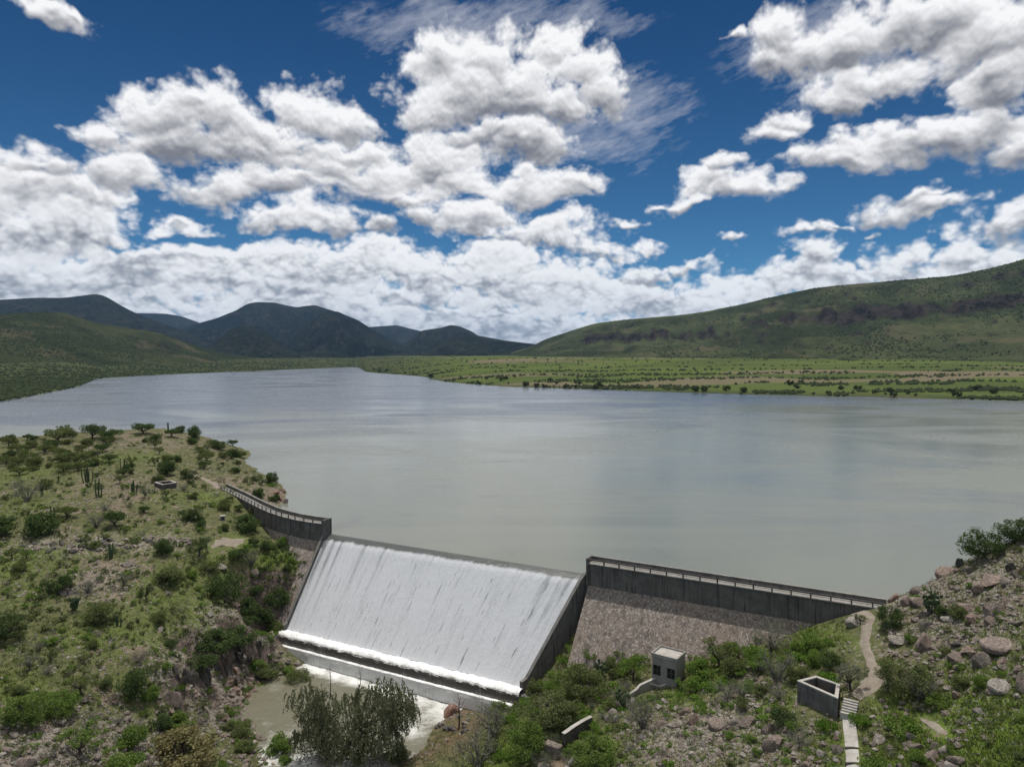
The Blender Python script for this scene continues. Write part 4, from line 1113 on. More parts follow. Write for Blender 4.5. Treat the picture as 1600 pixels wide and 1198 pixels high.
# retaining wall and stone block at the lower channel
low_wall('retaining_wall', [(880, 1146), (897, 1134), (912, 1125), (924, 1119)], [-12.2, -12.1, -12.0, -11.9], 0.5, M['rock_dark'], None, 3.2, label='dark stone retaining wall above the muddy channel', cat='wall')
h = hit(864, 1180)
sbk = MB().box((0, 0), ax2(-0.6), ax2(-0.6 + math.pi / 2), -1.25, 1.25, -0.6, 0.6, -1.2, 1.75).build('stone_pier', M['rock_grey'], None, 0.16, loc=h, label='squat rough stone pier at the end of the retaining wall', cat='pier')
low_wall('channel_kerb', [(884, 1200), (897, 1181), (908, 1167), (917, 1157)], [-14.35, -14.15, -13.95, -13.75], 0.5, M['concrete_pale'], None, 1.0, cap=False, label='pale concrete kerb along the muddy channel', cat='kerb')
# ------------------------------------------------------------------ plants: prototypes (unit half-width 1, foot at the origin)
def leaf_cloud(centres, radii, per, size, g, squash=1.0, updown=0.35):
    V, T = [], []
    for c, r, n in zip(centres, radii, per):
        d = g.normal(0, 1, (n, 3)); d /= np.linalg.norm(d, axis=1)[:, None]
        rr = r * g.uniform(0.35, 1.0, (n, 1)) ** 0.45
        p = np.array(c) + d * rr * np.array([1, 1, squash])
        a = g.normal(0, 1, (n, 3)); a[:, 2] *= updown + 0.4; a /= np.linalg.norm(a, axis=1)[:, None]
        b = np.cross(a, g.normal(0, 1, (n, 3))); b /= np.linalg.norm(b, axis=1)[:, None]
        s = size * g.uniform(0.6, 1.4, (n, 1))
        V.append(np.stack([p - a * s, p - b * s * 0.55, p + a * s, p + b * s * 0.55], 1))
        T.append(np.repeat(np.clip(g.normal(g.uniform(0.2, 0.8), 0.22, n), 0, 1), 4))
    V = np.concatenate(V)
    V[..., 2] = np.maximum(V[..., 2], -0.05)
    return V.reshape(-1, 3), np.arange(len(V) * 4).reshape(-1, 4), np.concatenate(T)
def limb_tubes(ends, g, fork=0.22, r0=0.055, bend=0.12, sides=5):
    mb = MB()
    base = (g.normal(0, 0.03), g.normal(0, 0.03), -0.12)
    f = (g.normal(0, 0.05), g.normal(0, 0.05), fork)
    mb.tube([base, (f[0] * .5, f[1] * .5, fork * .5), f], [r0 * 1.3, r0 * 1.1, r0], sides)
    for e in ends:
        e = np.array(e); m = (np.array(f) + e) / 2 + g.normal(0, bend, 3) * np.array([1, 1, 0.5])
        mb.tube([f, tuple(m), tuple(e)], [r0 * 0.75, r0 * 0.45, r0 * 0.16], sides - 1)
    return mb
def plant(kind, seed):
    """-> (foliage V, F, tint), MB of wood"""
    g = np.random.default_rng(seed)
    if kind == 'umbrella':
        n = 15; C = []
        for i in range(n):
            a, r = g.uniform(0, 6.28), math.sqrt(g.uniform(0.02, 1)) * 0.78
            C.append((r * math.cos(a), r * math.sin(a), 0.66 + 0.26 * (1 - r) + g.normal(0, 0.09)))
        rad = g.uniform(0.26, 0.42, n)
        return leaf_cloud(C, rad, [210] * n, 0.044, g, 0.72), limb_tubes([(c[0] * .9, c[1] * .9, c[2] - .1) for c in C[:9]], g, 0.26, 0.06)
    if kind == 'round':
        n = 26; C = []
        for i in range(n):
            d = g.normal(0, 1, 3); d /= np.linalg.norm(d); k = g.uniform(0.4, 0.74)
            C.append((d[0] * k, d[1] * k, 0.62 + d[2] * k * 0.72))
        rad = g.uniform(0.22, 0.38, n)
        return leaf_cloud(C, rad, [150] * n, 0.046, g, 0.85), limb_tubes(C[:6], g, 0.16, 0.05)
    if kind == 'big':
        n = 52; C = []
        for i in range(n):
            d = g.normal(0, 1, 3); d /= np.linalg.norm(d); k = g.uniform(0.5, 0.82)
            C.append((d[0] * k, d[1] * k, 0.70 + d[2] * k * 0.70 + 0.12 * g.normal()))
        rad = g.uniform(0.14, 0.30, n)
        return leaf_cloud(C, rad, [150] * n, 0.030, g, 0.8), limb_tubes(C[:10], g, 0.2, 0.05)
    if kind == 'open':                                    # loose crown on visible stems
        n = 20; C = []
        for i in range(n):
            a, r = g.uniform(0, 6.28), math.sqrt(g.uniform(0.05, 1)) * 0.75
            C.append((r * math.cos(a), r * math.sin(a), g.uniform(0.75, 1.45) - 0.25 * r))
        rad = g.uniform(0.14, 0.26, n)
        return leaf_cloud(C, rad, [110] * n, 0.036, g, 0.8), limb_tubes([(c[0] * .95, c[1] * .95, c[2]) for c in C[:12]], g, 0.38, 0.055)
    if kind == 'twig':                                    # grey, nearly leafless
        mb = MB(); E = []
        for i in range(26):
            a, up = g.uniform(0, 6.28), g.uniform(0.45, 1.15); r = g.uniform(0.25, 0.95)
            e = np.array([r * math.cos(a), r * math.sin(a), up])
            m = e * np.array([.4, .4, .55]) + g.normal(0, .05, 3)
            mb.tube([(0, 0, -0.1), tuple(m), tuple(e)], [0.028, 0.018, 0.006], 3)
            for k in range(4):
                q = e + g.normal(0, 0.20, 3) + np.array([0, 0, .06]); s_ = m + (e - m) * g.uniform(0.2, 0.9)
                mb.tube([tuple(s_), tuple(q)], [0.011, 0.004], 3); E.append(q)
        n = len(E)
        return leaf_cloud(E, g.uniform(0.10, 0.20, n), [14] * n, 0.026, g), mb
    if kind == 'herb':
        n = 18; C = []
        for i in range(n):
            a, r = g.uniform(0, 6.28), math.sqrt(g.uniform(0, 1)) * 0.8
            C.append((r * math.cos(a), r * math.sin(a), 0.2 + 0.22 * g.uniform() * (1.2 - r)))
        return leaf_cloud(C, g.uniform(0.18, 0.34, n), [70] * n, 0.062, g, 0.8, 0.9), None
    if kind == 'far':
        n = 12; C = []
        for i in range(n):
            d = g.normal(0, 1, 3); d /= np.linalg.norm(d)
            C.append((d[0] * .6, d[1] * .6, 0.62 + d[2] * .36))
        return leaf_cloud(C, g.uniform(0.28, 0.42, n), [26] * n, 0.13, g, 0.8), limb_tubes(C[:3], g, 0.2, 0.06, sides=4)
KIND_LEAF = {}
PROTO = {}
def proto(kind, leaf, var):
    key = (kind, leaf, var)
    if key not in PROTO:
        (V, F, T), wood = plant(kind, abs(hash(kind)) % 1000 * 0 + {'umbrella': 11, 'round': 31, 'big': 51, 'open': 71, 'twig': 91, 'herb': 111, 'far': 131}[kind] + var)
        bark = M['bark_grey'] if kind == 'twig' else M['bark']
        fm = np_mesh('foliage', V, F, [M[leaf]], False, {'tint': T})
        wm = wood.mesh('stem', [bark]) if wood else None
        # one-piece version for plants too small to show their parts
        if wood:
            wv = np.array(wood.v); wf = [list(f) for f in wood.f]
            me = bpy.data.meshes.new('small_plant')
            me.from_pydata(V.tolist() + wv.tolist(), [], F.tolist() + [[i + len(V) for i in f] for f in wf])
            me.materials.append(M[leaf]); me.materials.append(bark)
            me.polygons.foreach_set('material_index', [0] * len(F) + [1] * len(wf))
            at = me.attributes.new('tint', 'FLOAT', 'POINT'); at.data.foreach_set('value', list(T) + [0.0] * len(wv))
            me.update()
        else: me = fm
        PROTO[key] = (fm, wm, me)
    return PROTO[key]
NVAR = {'umbrella': 3, 'round': 4, 'big': 3, 'open': 3, 'twig': 3, 'herb': 3, 'far': 4}
pr = random.Random(77)
OCC = []
def set_plant(name, kind, leaf, pos, half, label, cat, group=None, hscale=1.0, parts=True):
    fm, wm, one = proto(kind, leaf, pr.randrange(NVAR[kind]))
    sc = (half * pr.uniform(0.93, 1.07), half * pr.uniform(0.93, 1.07), half * hscale * pr.uniform(0.92, 1.08))
    rot = (0, 0, pr.uniform(0, 6.28))
    loc = (pos[0], pos[1], pos[2] - 0.04)
    if parts and wm is not None:
        o = link(name, None, None, loc, rot, sc, label, cat, group)
        link('crown', fm, o); link('trunk', wm, o)
    else:
        o = link(name, one, None, loc, rot, sc, label, cat, group)
    OCC.append((pos[0], pos[1], half))
    return o
def dist_of(p): return math.sqrt(p[0] ** 2 + p[1] ** 2 + (p[2] - CAM_Z) ** 2)
def by_pixel(name, kind, leaf, u, v, wpx, label, cat, group=None, hs=1.0, parts=True):
    h = hit(u, v)
    while (h is None or (h[2] < 0.3 and u > 1380 and v < 990)) and v < 1200:
        v += 2; h = hit(u, v)
    if h is None: return
    return set_plant(name, kind, leaf, h, wpx / 2 * dist_of(h) / FPX, label, cat, group, hs, parts)
OL, DK, GR, LU, GY_, OC, PK = 'leaf_olive', 'leaf_dark', 'leaf_green', 'leaf_lush', 'leaf_grey', 'leaf_ochre', 'leaf_pink'
NAMED = [  # name, shape, leaf, u, v (foot), width px, height factor, label
 # skyline of the peninsula
 ('tree','umbrella',DK,144,686,34,1.0,'umbrella-crowned tree, tallest on the peninsula skyline'),
 ('tree','umbrella',DK,176,687,30,.9,'flat dark tree next to the tallest skyline tree'),
 ('tree','umbrella',OL,92,690,42,.8,'wide olive tree low on the peninsula skyline'),
 ('tree','umbrella',DK,224,678,36,.7,'flat wide dark tree beside the skyline cactus'),
 ('shrub','round',DK,281,674,18,.9,'small dark bush right of the skyline cactus'),
 ('shrub','round',DK,306,685,28,1.0,'dark bush where the skyline drops to the water'),
 ('shrub','round',DK,342,702,28,.9,'dark bush on the shore under the skyline slope'),
 ('shrub','round',DK,362,717,26,1.0,'dark round bush at the water edge above the curved wing'),
 ('shrub','round',DK,424,756,24,1.1,'grey-green bush on the shore point beyond the curved wing'),
 ('shrub','round',DK,404,777,24,.9,'low bush behind the curved wing parapet'),
 ('shrub','round',DK,427,782,18,.9,'small bush on the reddish shore rocks'),
 # upper hillside
 ('shrub','round',DK,261,741,34,1.0,'dark round bush just uphill of the stone pen'),
 ('tree','open',DK,241,728,18,1.0,'thin-stemmed tree uphill of the stone pen'),
 ('shrub','round',DK,295,747,24,.9,'dark bush on the slope beside the stone pen'),
 ('tree','open',GY_,227,779,20,1.1,'thin grey tree below the stone pen'),
 ('shrub','round',OL,248,752,26,.6,'low shrub touching the stone pen'),
 ('shrub','twig',GY_,43,782,40,.9,'large grey leafless thicket on the left hill edge'),
 ('tree','umbrella',OL,120,728,42,.8,'broad olive tree above the cactus clumps'),
 ('tree','umbrella',OL,98,738,24,.9,'small umbrella tree uphill from the cactus clumps'),
 ('tree','umbrella',DK,160,706,28,.8,'dark umbrella tree below the skyline trees'),
 ('tree','umbrella',DK,180,823,36,1.0,'umbrella tree with forked trunks above the rubble line'),
 ('shrub','twig',GY_,150,824,30,1.0,'grey twiggy shrub beside the forked umbrella tree'),
 ('tree','round',DK,62,837,54,.9,'dense dark tree over the left end of the rubble line'),
 ('tree','round',DK,8,838,44,1.0,'dark tree cut by the photo edge above the rubble line'),
 ('tree','umbrella',OL,105,808,34,.8,'spreading olive tree on the bare slope above the rubble line'),
 ('shrub','round',DK,384,830,48,.85,'large dark bush at the foot of the curved wing'),
 ('shrub','round',DK,417,860,24,1.1,'dark bush against the masonry under the curved wing'),
 ('shrub','round',DK,295,812,30,.9,'dark bush uphill of the concrete box'),
 ('shrub','round',DK,313,826,22,1.0,'dark bush beside the concrete box'),
 ('shrub','round',OL,348,797,26,1.0,'olive bush behind the concrete box'),
 ('shrub','round',DK,259,864,34,1.0,'dark bush at the end of the rubble line'),
 ('tree','open',DK,311,868,40,.95,'dark tree left of the gravel patch'),
 ('tree','umbrella',DK,372,874,34,.9,'spreading dark tree below the gravel patch'),
 ('shrub','twig',GY_,393,884,34,1.1,'leafless grey shrub below the gravel patch'),
 ('tree','umbrella',OL,328,895,30,.9,'flat-topped tree above the big dark bush'),
 ('tree','big',DK,354,942,66,.95,'big dense dark bush halfway down the left bank'),
 ('shrub','round',DK,386,964,44,1.1,'rounded dark bush just below the big dense bush'),
 ('shrub','round',OL,265,910,52,.7,'long low olive shrub left of the big dark bush'),
 ('shrub','round',GR,300,903,20,.9,'small bright green bush near the big dark bush'),
 # middle of the left bank
 ('tree','open',GR,42,873,22,1.0,'small bright tree with round crown under the rubble line'),
 ('tree','open',OL,19,873,22,1.0,'small olive tree under the rubble line at the photo edge'),
 ('shrub','round',DK,88,924,40,.9,'dark spreading bush above the rock hollow'),
 ('shrub','twig',GY_,137,926,30,.9,'grey twiggy bush beside the rock hollow'),
 ('tree','open',GY_,193,916,26,1.0,'grey thin-crowned tree on open grass'),
 ('tree','open',DK,228,938,24,1.2,'upright dark tree with a sharp shadow'),
 ('shrub','round',OL,152,969,54,.65,'wide flat olive shrub with a shadow under it'),
 ('tree','big',DK,12,996,52,.95,'big dark tree cut by the left photo edge'),
 ('shrub','round',OL,246,972,30,.9,'grey-green shrub on the grass below the upright tree'),
 ('tree','open',OL,31,1001,16,1.1,'small slender tree beside the big dark edge tree'),
 ('shrub','round',OL,29,893,26,.8,'low dark shrub at the left edge below the rubble line'),
 # lower left bank
 ('tree','big',GR,46,1128,70,.8,'large leafy green bush low on the left bank'),
 ('tree','big',GR,95,1117,52,.85,'green bush merging with the large leafy bush'),
 ('shrub','open',OL,126,1084,46,.8,'olive shrub uphill of the leafy green bushes'),
 ('tree','round',DK,208,1086,48,1.05,'dense dark bush on the grass above the cliff'),
 ('shrub','round',GR,234,1092,30,1.0,'small green bush touching the dense dark bush'),
 ('tree','open',GR,126,1182,64,.85,'spreading green tree with visible dark trunk near the bottom edge'),
 ('tree','round',GR,209,1166,44,1.15,'round green tree near the bottom edge'),
 ('shrub','twig',PK,217,1036,36,.8,'pinkish dry shrub on the grass slope'),
 ('tree','open',GY_,46,1047,30,1.0,'grey thin tree on the left grass slope'),
 ('tree','open',OL,79,1032,20,1.2,'slender olive tree on the left grass slope'),
 ('tree','open',OL,243,1054,24,1.0,'little tree beside the pinkish dry shrub'),
 ('tree','open',DK,267,1016,16,1.3,'thin dark tree above the ravine cliff'),
 ('shrub','round',OC,286,1200,108,.62,'broad ochre-brown bush at the bottom edge'),
 ('shrub','round',GR,280,1140,42,.9,'green shrub at the cliff foot above the ochre bush'),
 ('shrub','round',DK,250,1140,34,1.0,'dark shrub on the slope above the ochre bush'),
 ('shrub','round',GR,192,1206,54,.8,'green bush at the bottom edge beside the ochre bush'),
 ('shrub','round',DK,343,1016,64,.75,'dark brush hanging over the cliff top'),
 ('shrub','round',DK,312,1046,50,.8,'dark brush on the cliff face'),
 ('shrub','round',DK,380,1008,60,.8,'dark brush between the cliff and the spillway'),
 ('shrub','round',DK,434,948,44,1.0,'shadowy dark bush beside the spillway wall'),
 ('shrub','round',OL,430,988,42,.8,'olive bush at the foot of the spillway wall'),
 ('shrub','round',DK,408,976,40,.9,'dark bush uphill of the spillway foot'),
 # ravine
 ('shrub','round',GR,439,1180,46,.95,'green bush standing in the stream shallows'),
 ('shrub','round',OL,380,1150,40,.8,'olive bush on the stream shingle'),
 ('shrub','round',OL,381,1172,34,.6,'low bush on the shingle at the rapids'),
 ('shrub','round',OL,423,1056,46,.7,'olive shrub on the ravine floor below the foam'),
 ('shrub','round',GR,402,1046,34,.7,'green shrub at the top of the pink boulders'),
 ('tree','big',OL,464,1074,46,.85,'olive bush left of the drooping tree'),
 ('shrub','twig',GY_,500,1178,66,1.1,'grey feathery shrub under the left side of the drooping tree'),
 ('shrub','open',OL,560,1196,60,.9,'olive shrub at the foot of the drooping tree'),
 ('shrub','round',OL,620,1190,40,.9,'olive bush right of the drooping tree foot'),
 # right bank below the dam
 ('tree','twig',GY_,770,1150,66,1.1,'grey twiggy tree at the end of the spillway foot'),
 ('tree','big',OL,857,1136,100,.75,'broad olive tree in front of the spillway corner'),
 ('tree','big',OL,912,1092,80,.85,'tall olive bush under the masonry face'),
 ('shrub','round',GR,862,1082,34,.9,'small green bush at the spillway side wall foot'),
 ('tree','big',GR,820,1184,72,.95,'bright green bush on the bank above the ravine'),
 ('shrub','twig',GY_,748,1196,74,.95,'big grey leafless thicket at the bottom edge'),
 ('shrub','open',GR,989,1064,54,.95,'green and grey bush beside the hut'),
 ('tree','twig',GY_,1004,1138,62,1.2,'tall grey thicket in front of the hut channel'),
 ('shrub','twig',GY_,970,1096,34,.9,'grey shrub above the white stones'),
 ('shrub','big',GR,930,1196,78,.7,'grassy green bush beside the muddy channel'),
 ('shrub','twig',GY_,842,1196,30,.9,'small grey shrub at the stone pier'),
 ('tree','open',OL,1124,1042,62,.9,'loose-crowned tree against the masonry behind the hut'),
 ('shrub','round',GR,1098,1060,50,.85,'rounded green bush behind the hut'),
 ('shrub','round',OL,1146,1053,44,.9,'olive bush in the middle of the thicket'),
 ('shrub','round',GR,1183,1042,52,.85,'green bush at the masonry foot'),
 ('shrub','twig',GY_,1206,1014,66,.75,'grey brush against the dark dam wall'),
 ('tree','twig',GY_,1214,1066,56,1.1,'large grey thicket above the open tank'),
 ('shrub','round',OL,1245,1064,38,.9,'olive bush touching the tank corner'),
 ('shrub','round',GR,1268,1016,44,.8,'green bush under the dam end'),
 ('shrub','round',GR,1268,1042,30,.9,'green bush between the dam end and the tank'),
 ('shrub','round',DK,1298,1044,42,.9,'dark green bush left of the path bend'),
 ('shrub','herb',LU,1294,1066,38,1.1,'yellow-green leafy clump behind the tank'),
 ('tree','open',GY_,1329,1078,50,1.0,'solitary sparse brown tree beside the path bend'),
 ('shrub','twig',GY_,1137,1090,44,.7,'grey low shrub downhill of the thicket'),
 ('shrub','round',DK,1224,1130,36,.9,'dark shrub at the downhill side of the tank'),
 ('shrub','herb',LU,1291,1140,30,1.6,'bright yellow-green bush in front of the tank wall'),
 ('shrub','round',GR,1240,1142,22,1.0,'small green bush beside the split boulder'),
 ('shrub','twig',GY_,1250,1162,38,.7,'grey-green shrub downhill of the rubble'),
 ('shrub','twig',GY_,800,1102,46,1.1,'grey twiggy shrub where the foam line ends'),
 ('shrub','round',DK,812,1094,30,1.0,'small dark bush at the end of the foam line'),
 ('shrub','round',OL,836,1088,36,1.0,'olive bush against the spillway side wall'),
 # right hillside
 ('tree','big',DK,1536,872,66,.85,'dark leafy tree on the rocky ridge line'),
 ('tree','big',DK,1585,848,52,.95,'dark tree highest on the rocky ridge'),
 ('tree','big',DK,1391,981,42,1.05,'vivid dark green bush at the dam end'),
 ('shrub','round',DK,1472,962,26,.9,'dark bush beside the ridge prickly pear'),
 ('shrub','round',OL,1497,966,32,.8,'olive bush below the leaning slabs'),
 ('shrub','round',GR,1424,1004,18,1.1,'small green bush above the path'),
 ('tree','open',OL,1345,974,20,1.0,'tiny tree at the dam end of the path'),
 ('shrub','big',OL,1414,1080,82,.68,'wide flat-topped shrub right of the path'),
 ('shrub','twig',GY_,1438,1092,48,1.0,'grey twiggy bush behind the flat-topped shrub'),
 ('shrub','herb',GR,1469,1096,44,.8,'low green thicket right of the flat-topped shrub'),
 ('tree','open',GY_,1434,1111,20,1.0,'tiny bare tree on the grass below the flat-topped shrub'),
 ('shrub','herb',GR,1416,1142,54,1.0,'feathery green bush beside the dirt track'),
 ('shrub','herb',LU,1344,1130,34,1.2,'leafy green clump beside the steps'),
 ('shrub','round',OL,1500,1074,28,.9,'olive bush among boulders on the right slope'),
 ('shrub','round',GR,1534,1074,22,1.2,'upright green bush on the right slope'),
 ('shrub','round',GR,1434,1188,26,1.0,'round green bush among the lower stones'),
 ('shrub','herb',GR,1365,1202,46,.9,'green clump at the bottom edge beside the walk'),
]
for (nm, kd, lf, u, v, wpx, hs, lab) in NAMED:
    by_pixel(nm, kd, lf, u, v, wpx, lab, 'tree' if nm == 'tree' else 'shrub', None, hs, True)

# the drooping tree in the ravine: long hanging sprays on leaning limbs
def drooping():
    g = np.random.default_rng(5)
    root = hit(518, 1192)
    t = link('drooping_tree', None, None, tuple(root), label='large dark drooping tree standing in the ravine below the spillway', cat='tree')
    sc = 0.90 * dist_of(root) / FPX                         # metres per photo pixel here
    heads = [(-38,118,0,26),(-14,104,6,26),(20,96,-4,30),(52,110,8,30),(84,124,4,34),(104,112,-6,26),(66,84,-14,32),(30,66,-16,30),(-8,70,-12,26),(96,84,8,26),(50,50,-20,30),(8,40,-18,24),(86,52,-12,24),(-30,84,10,20),(110,92,4,20),(-38,48,-6,20)]
    wood = MB()
    wood.tube([(0, 0, -0.6), (-0.9, 0.2, 2.0), (-1.5, 0.3, 4.0)], [0.42, 0.34, 0.26], 7)
    wood.tube([(0.2, 0.2, -0.6), (2.2, 0.6, 2.2), (4.2, 0.4, 4.6)], [0.40, 0.30, 0.22], 7)
    V, T = [], []
    for (du, dv, dp, r) in heads:
        c = np.array([du * sc, dp * sc * 0.9, dv * sc * 0.84])
        st_ = np.array([-1.5, 0.3, 4.0]) if du < 20 else np.array([4.2, 0.4, 4.6])
        m_ = (st_ + c) / 2 + np.array([0, 0, 0.7])
        wood.tube([tuple(st_), tuple(m_), tuple(c)], [0.17, 0.11, 0.04], 5)
        R_ = r * sc
        for k in range(44):
            d = g.normal(0, 1, 3); d /= np.linalg.norm(d); d[2] = abs(d[2]) * 0.75
            p0 = c + d * R_ * g.uniform(0.5, 1.15)
            L_ = R_ * g.uniform(0.3, 0.85) * (1.0 if du < 30 else 1.3)
            n = int(16 + 10 * L_)
            f = g.uniform(0, 1, n)[:, None]
            out = np.array([d[0], d[1], 0]) * R_ * 0.28
            q = p0 + out * f ** 0.6 + np.array([0, 0, -1]) * L_ * f ** 1.15 + g.normal(0, 0.10, (n, 3))
            a = np.stack([g.normal(0, .3, n), g.normal(0, .3, n), -np.ones(n)], 1); a /= np.linalg.norm(a, axis=1)[:, None]
            b = np.cross(a, g.normal(0, 1, (n, 3))); b /= np.linalg.norm(b, axis=1)[:, None]
            s_ = g.uniform(0.12, 0.26, (n, 1))
            V.append(np.stack([q - a * s_, q - b * s_ * .35, q + a * s_, q + b * s_ * .35], 1)); T.append(np.repeat(np.clip(g.normal(g.uniform(.1, .8), .2, n), 0, 1), 4))
    inner, _, it = leaf_cloud([(du * sc, dp * sc * .9, dv * sc * .84 - r * sc * .25) for du, dv, dp, r in heads] + [(du * sc, 0.4, (dv - 34) * sc * .9) for du, dv, dp, r in heads[:12]] + [(du * sc, 0.2, 14 * sc) for du in (-30, 0, 30, 60, 90)], [r * sc * .95 for *_, r in heads] + [r * sc * .8 for *_, r in heads[:12]] + [2.4] * 5, [330] * (len(heads) + 17), 0.17, g, 0.95)
    V.append(inner.reshape(-1, 4, 3)); T.append(it)
    V = np.concatenate(V)
    link('crown', np_mesh('crown', V.reshape(-1, 3), np.arange(len(V) * 4).reshape(-1, 4), [M['leaf_droop']], False, {'tint': np.concatenate(T)}), t)
    link('trunk', wood.mesh('trunk', [M['bark']], True), t)
    for (du, dv) in ((-2, 150), (44, 146), (-16, 128), (58, 132)):
        dead = MB()
        e = np.array([du * sc, 0.5, dv * sc * 0.95]); s0_ = np.array([du * sc * .8, 0.3, (dv - 52) * sc])
        dead.tube([tuple(s0_), tuple((s0_ + e) / 2 + g.normal(0, .25, 3)), tuple(e)], [0.10, 0.06, 0.02], 4)
        for k in range(5):
            f = g.uniform(.3, .95); b_ = s0_ + (e - s0_) * f
            dead.tube([tuple(b_ - (e - s0_) * 0.02), tuple(b_ + g.normal(0, .55, 3) + np.array([0, 0, .5]))], [0.04, 0.012], 3)
        link('dead_branch', dead.mesh('dead_branch', [M['bark']]), t)
drooping()
# bare dead tree on the far bank of the pool
h = hit(717, 1136)
g = np.random.default_rng(3); dt = MB()
dt.tube([(0, 0, -.3), (.1, 0, 1.6), (.0, .1, 3.4), (.25, 0, 4.9)], [.16, .12, .08, .03], 5)
for k in range(11):
    z_ = g.uniform(1.2, 4.4); a = g.uniform(0, 6.28); l_ = g.uniform(.6, 1.5)
    e = (math.cos(a) * l_, math.sin(a) * l_, z_ + l_ * .8); dt.tube([(.05, 0, z_), (e[0] * .6, e[1] * .6, z_ + l_ * .35), e], [.05, .035, .012], 4)
dt.build('dead_tree', M['bark'], None, loc=tuple(h), label='bare dead tree on the red bank by the foam', cat='tree')

# cacti
def columnar(seed, n, spread, hgt):
    g = np.random.default_rng(seed); mb = MB()
    for k in range(n):
        x, y = g.normal(0, spread, 2); z1 = hgt * g.uniform(.65, 1.1); lx, ly = g.normal(0, .06, 2)
        r = 0.13
        mb.tube([(x * .6, y * .6, -.2), (x * .9, y * .9, z1 * .25), (x + lx, y + ly, z1 * .6), (x + 2 * lx, y + 2 * ly, z1 * .96), (x + 2 * lx, y + 2 * ly, z1)], [r * .9, r, r * 1.05, r, r * .4], 6)
    return mb
for i, (u, v, n, hp, sp, lab) in enumerate([(137, 754, 9, 22, .75, 'biggest clump of columnar cactus on the hill'), (153, 777, 6, 24, .55, 'columnar cactus clump downhill of the biggest one'), (209, 771, 7, 19, .6, 'columnar cactus clump nearest the stone pen'),
        (194, 736, 5, 17, .7, 'leaning columnar cactus uphill of the pen'), (91, 754, 1, 12, .1, 'single short cactus on the left hill'), (66, 775, 2, 14, .15, 'pair of short cactus stems by the grey thicket'),
        (171, 873, 4, 20, .35, 'cactus posts below the rubble line'), (263, 673, 3, 11, .3, 'tall cactus alone on the peninsula skyline'), (83, 809, 3, 17, .3, 'dark cactus behind the dense dark tree'), (186, 978, 5, 15, .3, 'small cactus clump on the grass slope')]):
    h = hit(u, v)
    columnar(400 + i, n, sp, hp * dist_of(h) / FPX).build('cactus', M['cactus'], None, loc=tuple(h), label=lab, cat='cactus', group='columnar cacti on the hill')
def prickly(seed, half, hgt):
    g = np.random.default_rng(seed); V, F = [], []
    V0, F0 = ICO2
    mb = MB(); mb.tube([(0, 0, -.2), (0.05, 0, hgt * .3)], [.14, .1], 5)
    for k in range(60):
        a, r, z_ = g.uniform(0, 6.28), math.sqrt(g.uniform(0, 1)) * half, g.uniform(.15, 1)
        c = np.array([r * math.cos(a) * (.45 + .7 * z_), r * math.sin(a) * (.45 + .7 * z_), hgt * z_])
        w_ = V0 * np.array([.24, .06, .30]) * g.uniform(.8, 1.2)
        q = g.uniform(0, 3.14); tlt = g.normal(0, .5)
        w_ = np.stack([w_[:, 0] * math.cos(tlt) - w_[:, 2] * math.sin(tlt), w_[:, 1], w_[:, 0] * math.sin(tlt) + w_[:, 2] * math.cos(tlt)], 1)
        w_ = np.stack([w_[:, 0] * math.cos(q) - w_[:, 1] * math.sin(q), w_[:, 0] * math.sin(q) + w_[:, 1] * math.cos(q), w_[:, 2]], 1) + c
        F.append(F0 + len(V) * len(V0)); V.append(w_)
    return np.concatenate(V), np.concatenate(F), mb
for i, (u, v, wpx, hp, lab) in enumerate([(940, 1061, 26, 28, 'dark prickly pear alone in front of the masonry'), (1455, 960, 28, 36, 'tall prickly pear below the ridge boulders'), (974, 1104, 24, 26, 'prickly pear among the white stones'), (116, 954, 14, 18, 'prickly pear stump beside the rock hollow')]):
    h = hit(u, v); k = dist_of(h) / FPX
    V, F, mb = prickly(500 + i, wpx * .42 * k, hp * .9 * k)
    o = link('prickly_pear', None, None, tuple(h), label=lab, cat='cactus')
    link('pads', np_mesh('pads', V, F, [M['cactus']], True), o); link('stem', mb.mesh('stem', [M['bark']]), o)

